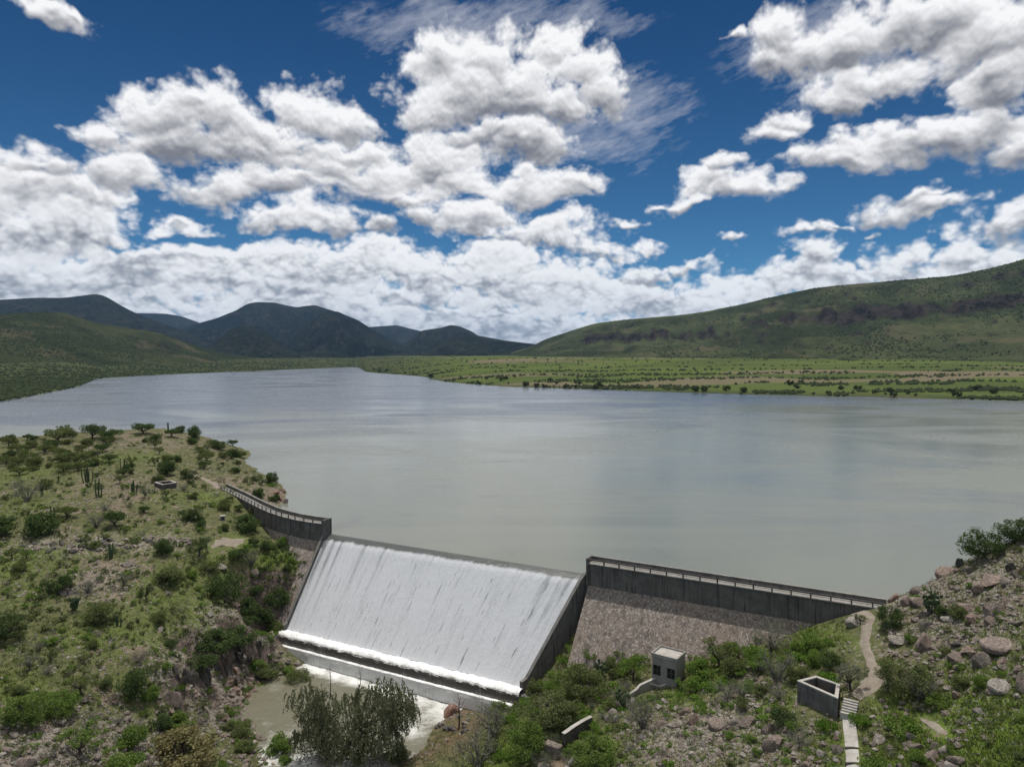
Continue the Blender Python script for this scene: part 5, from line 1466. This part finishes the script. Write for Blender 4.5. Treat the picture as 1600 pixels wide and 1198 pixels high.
# ------------------------------------------------------------------ small scrub that nothing tells apart
def free(p, r):
    for (x, y, q) in OCC:
        if (p[0] - x) ** 2 + (p[1] - y) ** 2 < (0.55 * (q + r)) ** 2: return False
    return True
KEEP_OFF = [(1225,1045,1345,1135),(1010,1005,1075,1075),(1300,955,1385,1090),(1315,1090,1350,1198),(232,744,284,768),(325,838,388,860),(922,1025,960,1064),(985,1052,1060,1088),(1430,1118,1485,1152)]
def off(u, v): return any(a < u < c and b < v < d for a, b, c, d in KEEP_OFF)
def in_dam(x, y):
    r = np.array([x, y]) - A_
    along, down = r @ TV, r @ NV
    f = down / 13.8
    if -4 < down < 18 and -2.2 + 1.0 * f < along < 64 - 6 * f: return True
    if 60 < along < 112 and -3 < down < 2.6: return True
    return any((x - a) ** 2 + (y - b) ** 2 < 9 for a, b in WING_L)
LAND = [('stone pen',258,757),('concrete box',348,808),('gravel patch',355,849),('biggest cactus clump',137,748),('skyline cactus',263,668),('tallest skyline tree',144,680),('curved wing end',342,757),
 ('big dense bush',354,915),('upright dark tree',228,925),('dark rock hollow',108,922),('dense bush above the cliff',208,1068),('ochre bush',285,1182),('large leafy bush',46,1108),('spreading green tree',126,1160),
 ('pinkish dry shrub',217,1024),('ravine cliff',320,1044),('tumbled pink boulders',378,1085),('drooping tree',555,1110),('stone pier',862,1170),('retaining wall',904,1132),('flat-roofed hut',1040,1035),('lone prickly pear',940,1050),
 ('open tank',1280,1085),('concrete steps',1326,1105),('paved walk',1331,1165),('split boulder',1206,1144),('path bend',1366,1060),('flat-topped shrub',1414,1062),('dam-end boulder pile',1416,926),('ridge tree',1536,852),('long tilted slab',1564,1003),
 ('humped boulder',1558,946),('lower stone row',1432,1160),('grey leafless thicket',43,772),('forked umbrella tree',180,812),('dead tree',717,1118),('log-shaped boulder',1030,1128),('white channel stones',960,1112),('dam end',1375,948),
 ('spillway wall foot',445,980),('wide flat shrub',152,956),('big edge tree',12,980),('hollowed brown boulder',1122,1127),('meadow track',1458,1135),('bright tank bush',1291,1130),('lone thin tree',193,908),('green bush in the shallows',439,1162),('red bank rock',703,1108),('capstone rock',1513,1012)]
ORD = ['nearest', 'second nearest', 'third nearest', 'fourth nearest', 'fifth nearest', 'sixth nearest', 'seventh nearest', 'eighth nearest', 'ninth nearest', 'tenth nearest', 'eleventh nearest', 'twelfth nearest']
def name_by_place(items):
    """items: (u, v, look phrase) -> a label each: look, side of the closest landmark, rank by distance on that side"""
    tmp = {}
    for k, (u, v, look) in enumerate(items):
        nm, a, b = min(LAND, key=lambda L: (L[1] - u) ** 2 + (L[2] - v) ** 2)
        dx, dy = u - a, v - b
        side = ('to the right of' if dx > 0 else 'to the left of') if abs(dx) > abs(dy) * 1.3 else ('below' if dy > 0 else 'above')
        tmp.setdefault((look, side, nm), []).append((dx * dx + dy * dy, k))
    out = [None] * len(items)
    for (look, side, nm), lst in tmp.items():
        lst.sort()
        for r, (_, k) in enumerate(lst):
            out[k] = '%s %s the %s' % (look, side, nm) + ('' if len(lst) == 1 else ', %s' % (ORD[r] if r < len(ORD) else 'beyond the twelfth'))
    return out
LOOK_COL = {OL: 'olive', DK: 'dark green', GR: 'green', LU: 'bright green', GY_: 'grey', PK: 'pinkish', OC: 'ochre'}
LOOK_SHP = {'umbrella': 'flat-crowned', 'round': 'rounded', 'open': 'thin-crowned', 'twig': 'twiggy', 'herb': 'leafy', 'big': 'dense'}
POOL = []
def scatter(n, poly, spec, wr, name, cat, label, group, seed, dens=None, zmin=-20.0):
    g = random.Random(seed); k = 0; tries = 0
    while k < n and tries < n * 12:
        tries += 1
        u, v = g.uniform(poly[0], poly[2]), g.uniform(poly[1], poly[3])
        if off(u, v) or (dens and g.random() > dens(u, v)): continue
        h = hit(u, v)
        if h is None or h[2] < zmin or in_dam(h[0], h[1]): continue
        if h[1] > 205 and h[2] < 0.35: continue
        wpx = g.uniform(*wr)
        half = wpx / 2 * dist_of(h) / FPX
        if not free(h, half): continue
        kd, lf, hs = g.choice(spec)
        OCC.append((h[0], h[1], half))
        POOL.append((wpx, u, v, kd, lf, hs, h, half, name, cat, group))
        k += 1
scatter(95, (0, 676, 400, 745), [('umbrella', DK, .85), ('umbrella', OL, .85), ('round', DK, .8), ('round', OL, .8), ('open', OL, .9)], (9, 26), 'scrub_tree', 'tree', 'small scrub tree among many on the upper peninsula slope', 'scrub trees on the upper peninsula slope', 1, lambda u, v: 1.0 if (u < 170 and v < 735) else 0.35)
scatter(120, (0, 745, 425, 860), [('round', DK, .8), ('round', OL, .85), ('open', OL, 1.0), ('twig', GY_, .8), ('umbrella', DK, .9), ('herb', GR, .8)], (7, 20), 'shrub', 'shrub', 'small shrub dotted over the hill above the rubble line', 'small shrubs above the rubble line', 2)
scatter(150, (0, 860, 440, 1005), [('round', OL, .7), ('round', DK, .8), ('twig', GY_, .8), ('herb', GR, .9), ('open', OL, 1.1), ('herb', OL, .9)], (6, 18), 'shrub', 'shrub', 'small shrub dotted over the grassy middle of the left bank', 'small shrubs on the grassy left bank', 3)
scatter(110, (0, 1005, 350, 1198), [('round', GR, .7), ('round', OL, .8), ('twig', GY_, .8), ('herb', GR, .9), ('open', OL, 1.0), ('twig', PK, .7)], (8, 24), 'shrub', 'shrub', 'small shrub dotted over the lower left bank', 'small shrubs on the lower left bank', 4, zmin=-19.5)
scatter(130, (385, 850, 475, 1000), [('herb', LU, 1.0), ('herb', GR, 1.1), ('round', GR, .8), ('herb', DK, 1.1), ('round', DK, .9), ('round', DK, .8)], (10, 28), 'leafy_clump', 'shrub', 'lush green clump crowding the spillway side of the left bank', 'lush clumps beside the spillway', 5)
scatter(90, (800, 1000, 1300, 1110), [('herb', LU, .9), ('round', GR, .8), ('round', OL, .85), ('twig', GY_, .8), ('herb', GR, 1.0), ('open', GR, .9)], (16, 38), 'shrub', 'shrub', 'shrub in the dense thicket below the masonry wing', 'thicket below the masonry wing', 6, lambda u, v: 1.0 if v < 1085 - (u - 900) * 0.05 else 0.25)
scatter(60, (760, 1080, 960, 1198), [('herb', LU, .9), ('round', GR, .9), ('twig', GY_, .9), ('herb', GR, 1.0)], (14, 34), 'shrub', 'shrub', 'shrub on the steep bank between ravine and channel', 'bank shrubs above the ravine', 7, zmin=-19.5)
scatter(120, (940, 1080, 1330, 1198), [('herb', GR, .8), ('herb', LU, .7), ('round', GR, .7), ('twig', GY_, .6), ('herb', OL, .8)], (7, 20), 'shrub', 'shrub', 'low shrub among the stones below the open tank', 'low shrubs below the tank', 8)
scatter(150, (1350, 860, 1600, 1198), [('herb', GR, .8), ('round', OL, .75), ('round', GR, .8), ('twig', GY_, .7), ('herb', OL, .8)], (6, 19), 'shrub', 'shrub', 'low shrub between the rocks of the right-bank slope', 'low shrubs on the rocky slope', 9)
scatter(26, (330, 1030, 480, 1198), [('round', OL, .8), ('herb', GR, .9), ('round', GR, .8)], (10, 26), 'shrub', 'shrub', 'small bush on the shingle of the ravine floor', 'bushes on the ravine floor', 10, zmin=-22.2)
scatter(420, (0, 690, 440, 1000), [('herb', OL, .8), ('round', OL, .7), ('herb', GR, .8), ('twig', GY_, .7), ('round', DK, .7)], (3, 10), 'shrub', 'shrub', '', 'small shrubs on the grassy left bank', 11)
scatter(120, (0, 1000, 360, 1198), [('herb', OL, .8), ('herb', GR, .8), ('twig', GY_, .7), ('round', OL, .7)], (4, 10), 'shrub', 'shrub', '', 'small shrubs on the lower left bank', 12, zmin=-19.8)
scatter(140, (950, 990, 1600, 1198), [('herb', GR, .8), ('herb', OL, .8), ('twig', GY_, .7)], (4, 9), 'shrub', 'shrub', '', 'low shrubs on the rocky slope', 13)
scatter(60, (262, 985, 430, 1060), [('round', DK, .9), ('round', DK, .8), ('twig', GY_, .9), ('open', DK, .9)], (14, 30), 'shrub', 'shrub', '', 'dark brush of the ravine cliff', 14, zmin=-20.5)
scatter(150, (-420, 690, -10, 1198), [('round', OL, .8), ('round', DK, .8), ('herb', GR, .8), ('round', DK, .9)], (6, 26), 'shrub', 'outside', '', '', 15)
scatter(90, (1610, 860, 1900, 1198), [('round', OL, .8), ('herb', GR, .8), ('herb', OL, .9)], (6, 22), 'shrub', 'outside', '', '', 16)
# the largest become single plants, the rest one mass of undergrowth per leaf colour
POOL.sort(key=lambda q: -q[0])
n_tree = n_shrub = 0; single, rest = [], {}
for q in POOL:
    if q[9] == 'tree' and n_tree < 95: n_tree += 1; single.append(q)
    elif q[9] == 'shrub' and n_shrub < 200: n_shrub += 1; single.append(q)
    else: rest.setdefault(q[4], []).append(q)
labs = name_by_place([(q[1], q[2], '%s %s %s' % (LOOK_COL[q[4]], LOOK_SHP[q[3]], 'scrub tree' if q[9] == 'tree' else 'shrub')) for q in single])
for q, lab in zip(single, labs):
    set_plant(q[8], q[3], q[4], q[6], q[7], lab, q[9], q[10], q[5], False)
for lf, lst in rest.items():
    VV, TT = [], []
    for i, q in enumerate(lst):
        g = np.random.default_rng(9000 + i)
        C = g.normal(0, 1, (9, 3)); C /= np.linalg.norm(C, axis=1)[:, None]; C = C * np.array([.58, .58, .34]) + np.array([0, 0, .5])
        V, F, T = leaf_cloud(C, g.uniform(.26, .40, 9), [17 if q[3] != 'twig' else 9] * 9, .14, g, .8)
        VV.append(V * np.array([q[7], q[7], q[7] * q[5]]) + np.array(q[6])); TT.append(T)
    V = np.concatenate(VV)
    link('undergrowth', np_mesh('undergrowth', V, np.arange(len(V)).reshape(-1, 4), [M[lf]], False, {'tint': np.concatenate(TT)}), kind='stuff', label='%s undergrowth dotted over both banks' % LOOK_COL[lf])
# trees one can tell apart along the far shore
g = np.random.default_rng(21)
k = 0
for i in range(80):
    s = g.uniform(-0.2, 0.74); y = float(shore_y(np.array([s]))[0]); y += (6 + g.exponential(60)) * y / 900
    h_ = 1.8 + 3.8 * g.uniform(0, 1) ** 1.6
    fm, wm, one = proto('far', 'leaf_far', i % 4)
    link('far_tree', one, None, (s * y, y, float(plain_z(np.array([s]), np.array([y]))[0]) - 0.1), (0, 0, g.uniform(0, 6.28)), (h_, h_, h_ * g.uniform(.8, 1.2)), 'dark round tree among many along the far shore fields', 'tree', 'trees along the far shore')
# ------------------------------------------------------------------ boulders
def rock_mesh(seed, sub=3, slab=False):
    g = np.random.default_rng(seed)
    V, F = (ICO3 if sub == 3 else ICO2)
    V = V.copy()
    for k in range(10):
        n = g.normal(0, 1, 3); n /= np.linalg.norm(n); d = g.uniform(0.42, 0.80)
        ex = V @ n - d
        V = np.where(ex[:, None] > 0, V - n * ex[:, None], V)
    V *= np.array([1.0, g.uniform(.7, 1.0), g.uniform(.55, .85) if not slab else 0.4])
    V += (fbm(V[:, 0] * 3 + seed, V[:, 1] * 3 + V[:, 2] * 2, 3, seed) * 0.12)[:, None] * V
    return np_mesh('boulder', V * 1.12, F, [], False)
ROCKS = {}
def rock(matname, i, slab=False):
    key = (matname, i, slab)
    if key not in ROCKS:
        me = rock_mesh(700 + i * 7 + (300 if slab else 0), 3, slab); me.materials.append(M[matname]); ROCKS[key] = me
    return ROCKS[key]
rr = random.Random(5)
def boulder(u, v, wpx, hpx, mt, label, group=None, tilt=0.0, slab=False, name='boulder'):
    h = hit(u, v + hpx * 0.32)
    if h is None: return
    k = dist_of(h) / FPX
    a = wpx / 2 * k * 0.9; b = hpx / 2 * k * 1.05
    o = link(name, rock(mt, rr.randrange(9), slab), None, (h[0], h[1], h[2] + b * 0.12), (tilt * 0.3 + rr.uniform(-.15, .15), tilt, rr.uniform(-0.5, 0.5) + (3.14 if rr.random() < .5 else 0)), (a, a * rr.uniform(.75, 1.05), b / 0.72 * (1 if not slab else 1.5)), label, 'boulder', group)
    OCC.append((h[0], h[1], a))
PKR, GRR, PLR, RDR, DKR = 'rock_pink', 'rock_grey', 'rock_pale', 'rock_red', 'rock_dark'
BIG = [
 (1415,917,30,28,PKR,'largest brown boulder of the pile at the dam end'),(1396,932,20,20,PKR,'boulder at the lake edge of the dam-end pile'),(1421,937,22,18,PKR,'boulder under the largest one at the dam end'),(1436,936,26,18,PKR,'wide boulder at the foot of the dam-end pile'),(1434,920,20,16,GRR,'grey boulder on top of the dam-end pile'),
 (1478,891,26,20,PKR,'tilted pink boulder on the ridge above the lake'),(1464,896,12,16,PKR,'split boulder beside the tilted ridge boulder'),(1502,876,14,24,DKR,'dark upright boulder beneath the ridge tree'),(1518,887,16,14,GRR,'grey boulder with dark hollow near the ridge'),(1581,884,20,14,DKR,'dark boulder under the highest tree'),(1597,889,18,20,PKR,'pink boulder cut by the right photo edge near the ridge'),
 (1552,904,34,18,PKR,'long pink slab below the ridge trees'),(1531,914,28,18,PKR,'pink boulder below the long slab'),(1573,907,20,14,GRR,'grey boulder beside the long slab'),(1558,947,38,26,PKR,'large humped boulder on the right slope'),(1520,964,26,18,PKR,'round brown boulder downhill of the humped one'),(1546,969,18,13,PKR,'small boulder beside the round brown one'),
 (1446,957,18,14,GRR,'grey boulder at the foot of the tall prickly pear'),(1447,973,20,14,DKR,'dark boulder left of the rocky slope middle'),(1480,964,17,11,PLR,'pale flat stone in the middle of the slope'),(1564,1004,46,22,PKR,'long tilted slab, biggest on the right slope'),(1404,996,28,16,PLR,'pale tan boulder beside the path'),(1443,1004,28,26,PKR,'wedge boulder uphill of the flat-topped shrub'),
 (1513,945,28,13,PKR,'low flat rock in the slope centre'),(1497,1002,20,10,DKR,'dark flat rock over a hollow'),(1513,1013,22,13,PKR,'capstone perched above two rocks'),(1492,1026,28,14,PKR,'broad low rock under the capstone'),(1532,1031,30,24,GRR,'large grey boulder right of the capstone'),(1567,1033,19,13,PKR,'small boulder below the long tilted slab'),
 (1562,1068,28,18,PLR,'pale boulder at mid right slope'),(1598,1068,18,30,PKR,'tall rock cut by the right photo edge'),(1530,1107,18,10,PLR,'white flat stone above the meadow'),(1371,1152,20,20,GRR,'round boulder beside the paved walk'),(1418,1161,17,14,GRR,'grey block in the lower stone row'),(1434,1163,20,13,GRR,'wide block in the lower stone row'),(1425,1148,18,12,DKR,'tilted dark slab above the lower stone row'),
 (1460,1162,16,14,GRR,'grey block at the end of the lower stone row'),(1475,1169,16,10,PLR,'pale stone below the lower row'),(1495,1183,24,20,GRR,'large grey stone near the bottom edge'),(1457,1180,30,15,PKR,'pink flat rock near the bottom edge'),(1488,1194,20,12,PLR,'pale stone at the bottom edge under the meadow'),
 (1202,1134,26,24,PKR,'upper half of the big split boulder'),(1209,1153,34,36,PKR,'lower half of the big split boulder'),(1167,1124,32,22,PKR,'large brown boulder uphill of the split one'),(1122,1127,28,18,PKR,'overhanging boulder with a dark hollow'),(1081,1124,24,18,PKR,'brown sloping boulder left of the hollow one'),(1069,1108,20,16,PKR,'rounded brown boulder below the hut'),(1088,1104,15,12,PLR,'tan boulder beside the rounded brown one'),
 (1284,1175,14,14,PLR,'tan stone left of the paved walk'),(1311,1166,26,18,GRR,'grey boulder touching the paved walk'),(1260,1191,18,20,PKR,'boulder at the bottom edge left of the walk'),(1176,1196,20,12,GRR,'boulder at the bottom edge below the split one'),(1230,1163,14,16,GRR,'upright stone beside the split boulder'),(1309,1146,13,12,PLR,'small pale boulder under the tank corner'),
 (964,1101,15,16,PLR,'white leaning stone above the channel'),(957,1112,16,12,PLR,'white stone below the leaning one'),(961,1121,15,12,PLR,'lowest of the white channel stones'),(950,1121,12,14,PLR,'tan stone beside the white channel stones'),(988,1092,12,13,PLR,'white stone at the channel wall end'),(980,1126,12,12,PLR,'pale stone at the foot of the tall grey thicket'),(1030,1129,22,11,PKR,'reddish log-shaped boulder below the hut'),(1057,1131,14,12,GRR,'grey stone right of the log-shaped boulder'),(1006,1149,16,11,PLR,'half-buried tan stone below the tall thicket'),
 (703,1108,34,26,RDR,'red earth-coloured rock at the right end of the foam'),(850,1194,18,14,PLR,'pale boulder below the stone pier'),
 (1338,968,30,16,PLR,'pale bare rock where the path meets the dam'),
 (40,1186,24,16,PKR,'pink boulder in the bottom corner'),(94,1126,22,12,PLR,'flat pink rock below the leafy green bushes'),(226,1180,14,14,PLR,'pale boulder at the ochre bush'),(150,1180,16,12,GRR,'pale stone below the spreading tree'),(8,1170,18,12,PKR,'brown rock at the bottom left edge'),
 (155,843,22,10,PLR,'largest pale block of the rubble line'),(172,842,16,9,DKR,'dark block in the middle of the rubble line'),(197,880,20,8,GRR,'flat ledge stone below the rubble line'),(263,924,16,8,GRR,'grey stone on the grass right of the upright tree'),(249,982,12,9,PLR,'lone pale stone on the grass'),(328,958,12,8,PLR,'tan stone downhill of the big dark bush'),(333,981,14,10,PLR,'pale stone above the cliff'),(108,922,30,12,DKR,'dark hollowed rock on the left bank'),
 (438,777,18,12,RDR,'red rock on the shore point'),(446,783,12,9,DKR,'dark rock at the tip of the shore point'),(430,768,14,10,RDR,'red rock uphill on the shore point'),(441,766,10,8,RDR,'small red rock at the waterline'),(347,883,22,10,PLR,'mossy pale rock ledge on the green slope'),(400,893,18,10,GRR,'grey ledge among the lush clumps'),
 (455,1143,9,12,PLR,'whitish stump-like rock in the stream'),(405,1122,20,9,RDR,'flat pink rock at the water edge'),
]
for (u, v, a, b, mt, lab) in BIG:
    boulder(u, v, a, b, mt, lab, None, rr.uniform(-.25, .25))
# cliff slabs of the ravine
for i, (u, v, a, b, t, lab) in enumerate([(283,1062,12,36,.4,'leaning dark slab at the open end of the ravine cliff'),(296,1050,10,34,.35,'second leaning slab of the ravine cliff'),(340,1030,10,32,.4,'tall leaning slab in the brush of the cliff'),(355,1040,12,26,.35,'grey slab at the foot of the cliff brush'),(318,1052,13,28,.2,'dark block in the middle of the cliff'),(372,1020,11,26,.3,'slab near the spillway end of the cliff'),(270,1085,22,34,.2,'pink scarred rock below the cliff end')]):
    boulder(u, v, a, b, DKR if i < 6 else PKR, lab, 'slabs of the ravine cliff', t)
RPOOL = []
_sl = random.Random(12); _slabs = []
for _k in range(22):
    _f = _k / 21
    _slabs.append((274 + 128 * _f + _sl.uniform(-8, 8), 1062 - 52 * _f + _sl.uniform(-12, 12), _sl.uniform(8, 14)))
for (_u, _v, _w), _lab in zip(_slabs, name_by_place([(a, b, 'dark upright slab') for a, b, c in _slabs])):
    boulder(_u, _v, _w, _w * _sl.uniform(1.6, 2.6), DKR if _sl.random() < .75 else GRR, _lab, 'slabs of the ravine cliff', _sl.uniform(.1, .45))
def rocks(n, box, wr, mts, label, group, seed, dens=None, zmin=-23, slabp=0.2):
    g = random.Random(seed); k = t = 0
    while k < n and t < n * 10:
        t += 1
        u, v = g.uniform(box[0], box[2]), g.uniform(box[1], box[3])
        if off(u, v) or (dens and g.random() > dens(u, v)): continue
        h = hit(u, v)
        if h is None or h[2] < zmin or in_dam(h[0], h[1]) or (h[1] > 215 and h[2] < -0.3): continue
        w_ = wr[0] + (wr[1] - wr[0]) * g.random() ** 1.8
        RPOOL.append((w_, u, v, w_ * g.uniform(.5, .85), g.choice(mts), group, g.uniform(-.3, .3), g.random() < slabp))
        k += 1
rocks(75, (338, 1040, 412, 1125), (7, 20), [PKR, RDR, PKR, GRR], 'pinkish block in the tumbled boulders by the stream', 'tumbled pink boulders by the stream', 31, lambda u, v: 1.0 if abs((u - 375) + (v - 1085) * 0.55) < 30 else 0.12)
rocks(70, (1390, 870, 1600, 1090), (8, 19), [PKR, GRR, GRR, PLR], 'medium rock strewn over the right-bank slope', 'rocks strewn over the right-bank slope', 32)
rocks(55, (1030, 1085, 1320, 1198), (8, 16), [PKR, GRR, PLR, PLR], 'medium stone in the grass below the open tank', 'stones in the grass below the tank', 33)
rocks(70, (10, 832, 300, 862), (6, 13), [GRR, GRR, DKR, PLR], 'grey block of the tumbled rubble line', 'blocks of the rubble line', 34, lambda u, v: 1.0 if abs(v - (858 - (u / 300) * 16)) < 8 else 0.05)
rocks(60, (0, 1090, 330, 1198), (7, 15), [PKR, PLR, GRR], 'medium stone on the lower left slope', 'stones on the lower left slope', 35)
rocks(30, (1350, 1085, 1520, 1198), (7, 14), [GRR, PLR, GRR], 'stone at the edge of the green meadow', 'stones by the meadow', 36, lambda u, v: 1.0 if v > 1090 + abs(u - 1420) * 0.3 else 0.2)
rocks(40, (425, 1012, 510, 1080), (5, 13), [DKR, GRR], 'wet dark rock in the foam below the second fall', 'wet rocks in the foam', 37, zmin=-24)
rocks(70, (338, 1112, 440, 1198), (6, 14), [GRR, PLR, GRR, PKR], 'stone on the shingle bar beside the rapids', 'stones on the shingle bar', 39, zmin=-23.5)
rocks(44, (625, 1075, 735, 1140), (5, 15), [DKR, DKR, GRR], 'wet dark rock in the foam beside the red bank', 'wet rocks beside the red bank', 38, zmin=-24)

RPOOL.sort(key=lambda q: -q[0])
RCOL = {PKR: 'pinkish', GRR: 'grey', PLR: 'pale', RDR: 'reddish', DKR: 'dark'}
labs = name_by_place([(q[1], q[2], '%s %s' % (RCOL[q[4]], 'flat stone' if q[7] else 'stone')) for q in RPOOL[:180]])
for q, lab in zip(RPOOL[:180], labs):
    boulder(q[1], q[2], q[0], q[3], q[4], lab, q[5], q[6], q[7])
for mt in (PKR, GRR, PLR, RDR, DKR):
    lst = [q for q in RPOOL[180:] if q[4] == mt]
    pp = []
    for q in lst:
        h = hit(q[1], q[2] + q[3] * .3)
        if h is not None: pp.append((*h, q[0] / 2 * dist_of(h) / FPX))
    if pp:
        pp = np.array(pp)
        mass('stones', pp[:, :3] + np.stack([pp[:, 3] * 0, pp[:, 3] * 0, pp[:, 3] * .2], 1), pp[:, 3], ICO2, M[mt], 0.7, 63, kind='stuff', label='%s loose blocks lying between the boulders' % RCOL[mt])

# ------------------------------------------------------------------ uncountable small things: stones and grass
def field_points(n, seed, wfun):
    g = np.random.default_rng(seed)
    out = []
    while sum(len(o) for o in out) < n:
        # even over the ground, thinning with distance
        yy = 50 * (330 / 50) ** g.uniform(0, 1, n * 3); ss = g.uniform(-1.12, 1.12, n * 3)
        x = ss * yy
        i = np.clip(np.searchsorted(ysn, yy), 0, NR - 1); j = np.clip(((ss + 1.2) / 2.4 * (NC - 1)).astype(int), 0, NC - 1)
        z = mesh_z(x, yy)
        al, dn = (x - A_[0]) * TV[0] + (yy - A_[1]) * TV[1], (x - A_[0]) * NV[0] + (yy - A_[1]) * NV[1]
        ok = (z > stream_z(x, yy) - 0.1) & ~((al > -2) & (al < 112) & (dn > -4) & (dn < np.where(al > 62, 3, 18)))
        ok &= ~((dn < 2) & (z < 0.25)) & ~((yy > 212) & (z < 0.2))
        for W, hw in PATHS:
            for a_, b_ in zip(W[:-1], W[1:]):
                ab = b_ - a_; tt = np.clip(((x - a_[0]) * ab[0] + (yy - a_[1]) * ab[1]) / (ab @ ab), 0, 1)
                ok &= (x - a_[0] - ab[0] * tt) ** 2 + (yy - a_[1] - ab[1] * tt) ** 2 > hw * hw
        ok &= g.uniform(0, 1, n * 3) < wfun(LUSH[i, j], DRY[i, j], ROCKY[i, j], x, yy)
        out.append(np.stack([x, yy, z], 1)[ok])
    return np.concatenate(out)[:n]
g = np.random.default_rng(8)
p = field_points(20000, 51, lambda l, d, r, x, y: np.clip(0.06 + 0.50 * r + 0.25 * d - 0.25 * l + 0.9 * fbm(x / 6, y / 6, 3, 88), 0.02, 1))
sz = 0.09 + 0.30 * g.uniform(0, 1, len(p)) ** 2.2
mass('stones', p[:12000] + [0, 0, 0.03], sz[:12000], OCTA, M['rock_grey'], 0.7, 61, kind='stuff', label='small loose stones scattered over both banks')
mass('stones', p[12000:] + [0, 0, 0.03], sz[12000:], OCTA, M['rock_pale'], 0.7, 62, kind='stuff', label='small pale stones scattered over both banks')
def tufts(n, seed, wf, m, hgt, blades, label, name):
    g = np.random.default_rng(seed)
    p = field_points(n, seed, wf)
    a = g.uniform(0, 6.28, (n, blades)); sp = g.uniform(0.1, 1.0, (n, blades)); h_ = hgt * g.uniform(.5, 1.3, (n, blades)) * g.uniform(.6, 1.4, (n, 1))
    bx = p[:, None, 0] + np.cos(a) * sp * hgt * 0.8; by = p[:, None, 1] + np.sin(a) * sp * hgt * 0.8; bz = np.repeat(p[:, 2:3], blades, 1) - 0.05
    w_ = hgt * 0.22
    q = a + g.uniform(0, 3, a.shape)
    tip = np.stack([bx + np.cos(a) * h_ * .55, by + np.sin(a) * h_ * .55, bz + h_], -1)
    l_ = np.stack([bx - np.sin(q) * w_, by + np.cos(q) * w_, bz], -1); r_ = np.stack([bx + np.sin(q) * w_, by - np.cos(q) * w_, bz], -1)
    V = np.stack([l_, r_, tip], 2).reshape(-1, 3)
    t = np.repeat(g.uniform(0, 1, n), blades * 3)
    link(name, np_mesh(name, V, np.arange(len(V)).reshape(-1, 3), [m], False, {'tint': t}), kind='stuff', label=label)
tufts(42000, 71, lambda l, d, r, x, y: np.clip(0.35 + 0.6 * l - 0.5 * d - 0.25 * r + 0.9 * fbm(x / 7, y / 7, 4, 90), 0.03, 1), M['leaf_olive'], 0.32, 5, 'short olive grass tufts over both banks', 'grass')
tufts(20000, 72, lambda l, d, r, x, y: np.clip(1.1 * l - 0.3 * d + 0.5 * fbm(x / 5, y / 5, 4, 91), 0.01, 1), M['leaf_meadow'], 0.26, 5, 'bright green grass in the damp hollows', 'grass')
tufts(13000, 73, lambda l, d, r, x, y: np.clip(0.2 + 0.5 * d + 0.3 * r + 0.7 * fbm(x / 5, y / 5, 4, 92), 0.02, 1), M['leaf_grey'], 0.34, 5, 'dry grey-brown grass and herbs on the stony ground', 'dry_grass')
# ------------------------------------------------------------------ air
HAZE = 2.3e-5
m = bpy.data.materials.new('haze'); m.use_nodes = True
n = NT(m.node_tree)
vol = n.new('ShaderNodeVolumePrincipled', {'Color': (0.34, 0.58, 1.0, 1), 'Density': HAZE, 'Anisotropy': 0.2})
n.l.new(vol.outputs[0], n.new('ShaderNodeOutputMaterial').inputs['Volume'])
MB().quadbox([(-15000, -800, -40), (15000, -800, -40), (15000, 15000, -40), (-15000, 15000, -40), (-15000, -800, 760), (15000, -800, 760), (15000, 15000, 760), (-15000, 15000, 760)]).build('haze', m, None, kind='stuff')
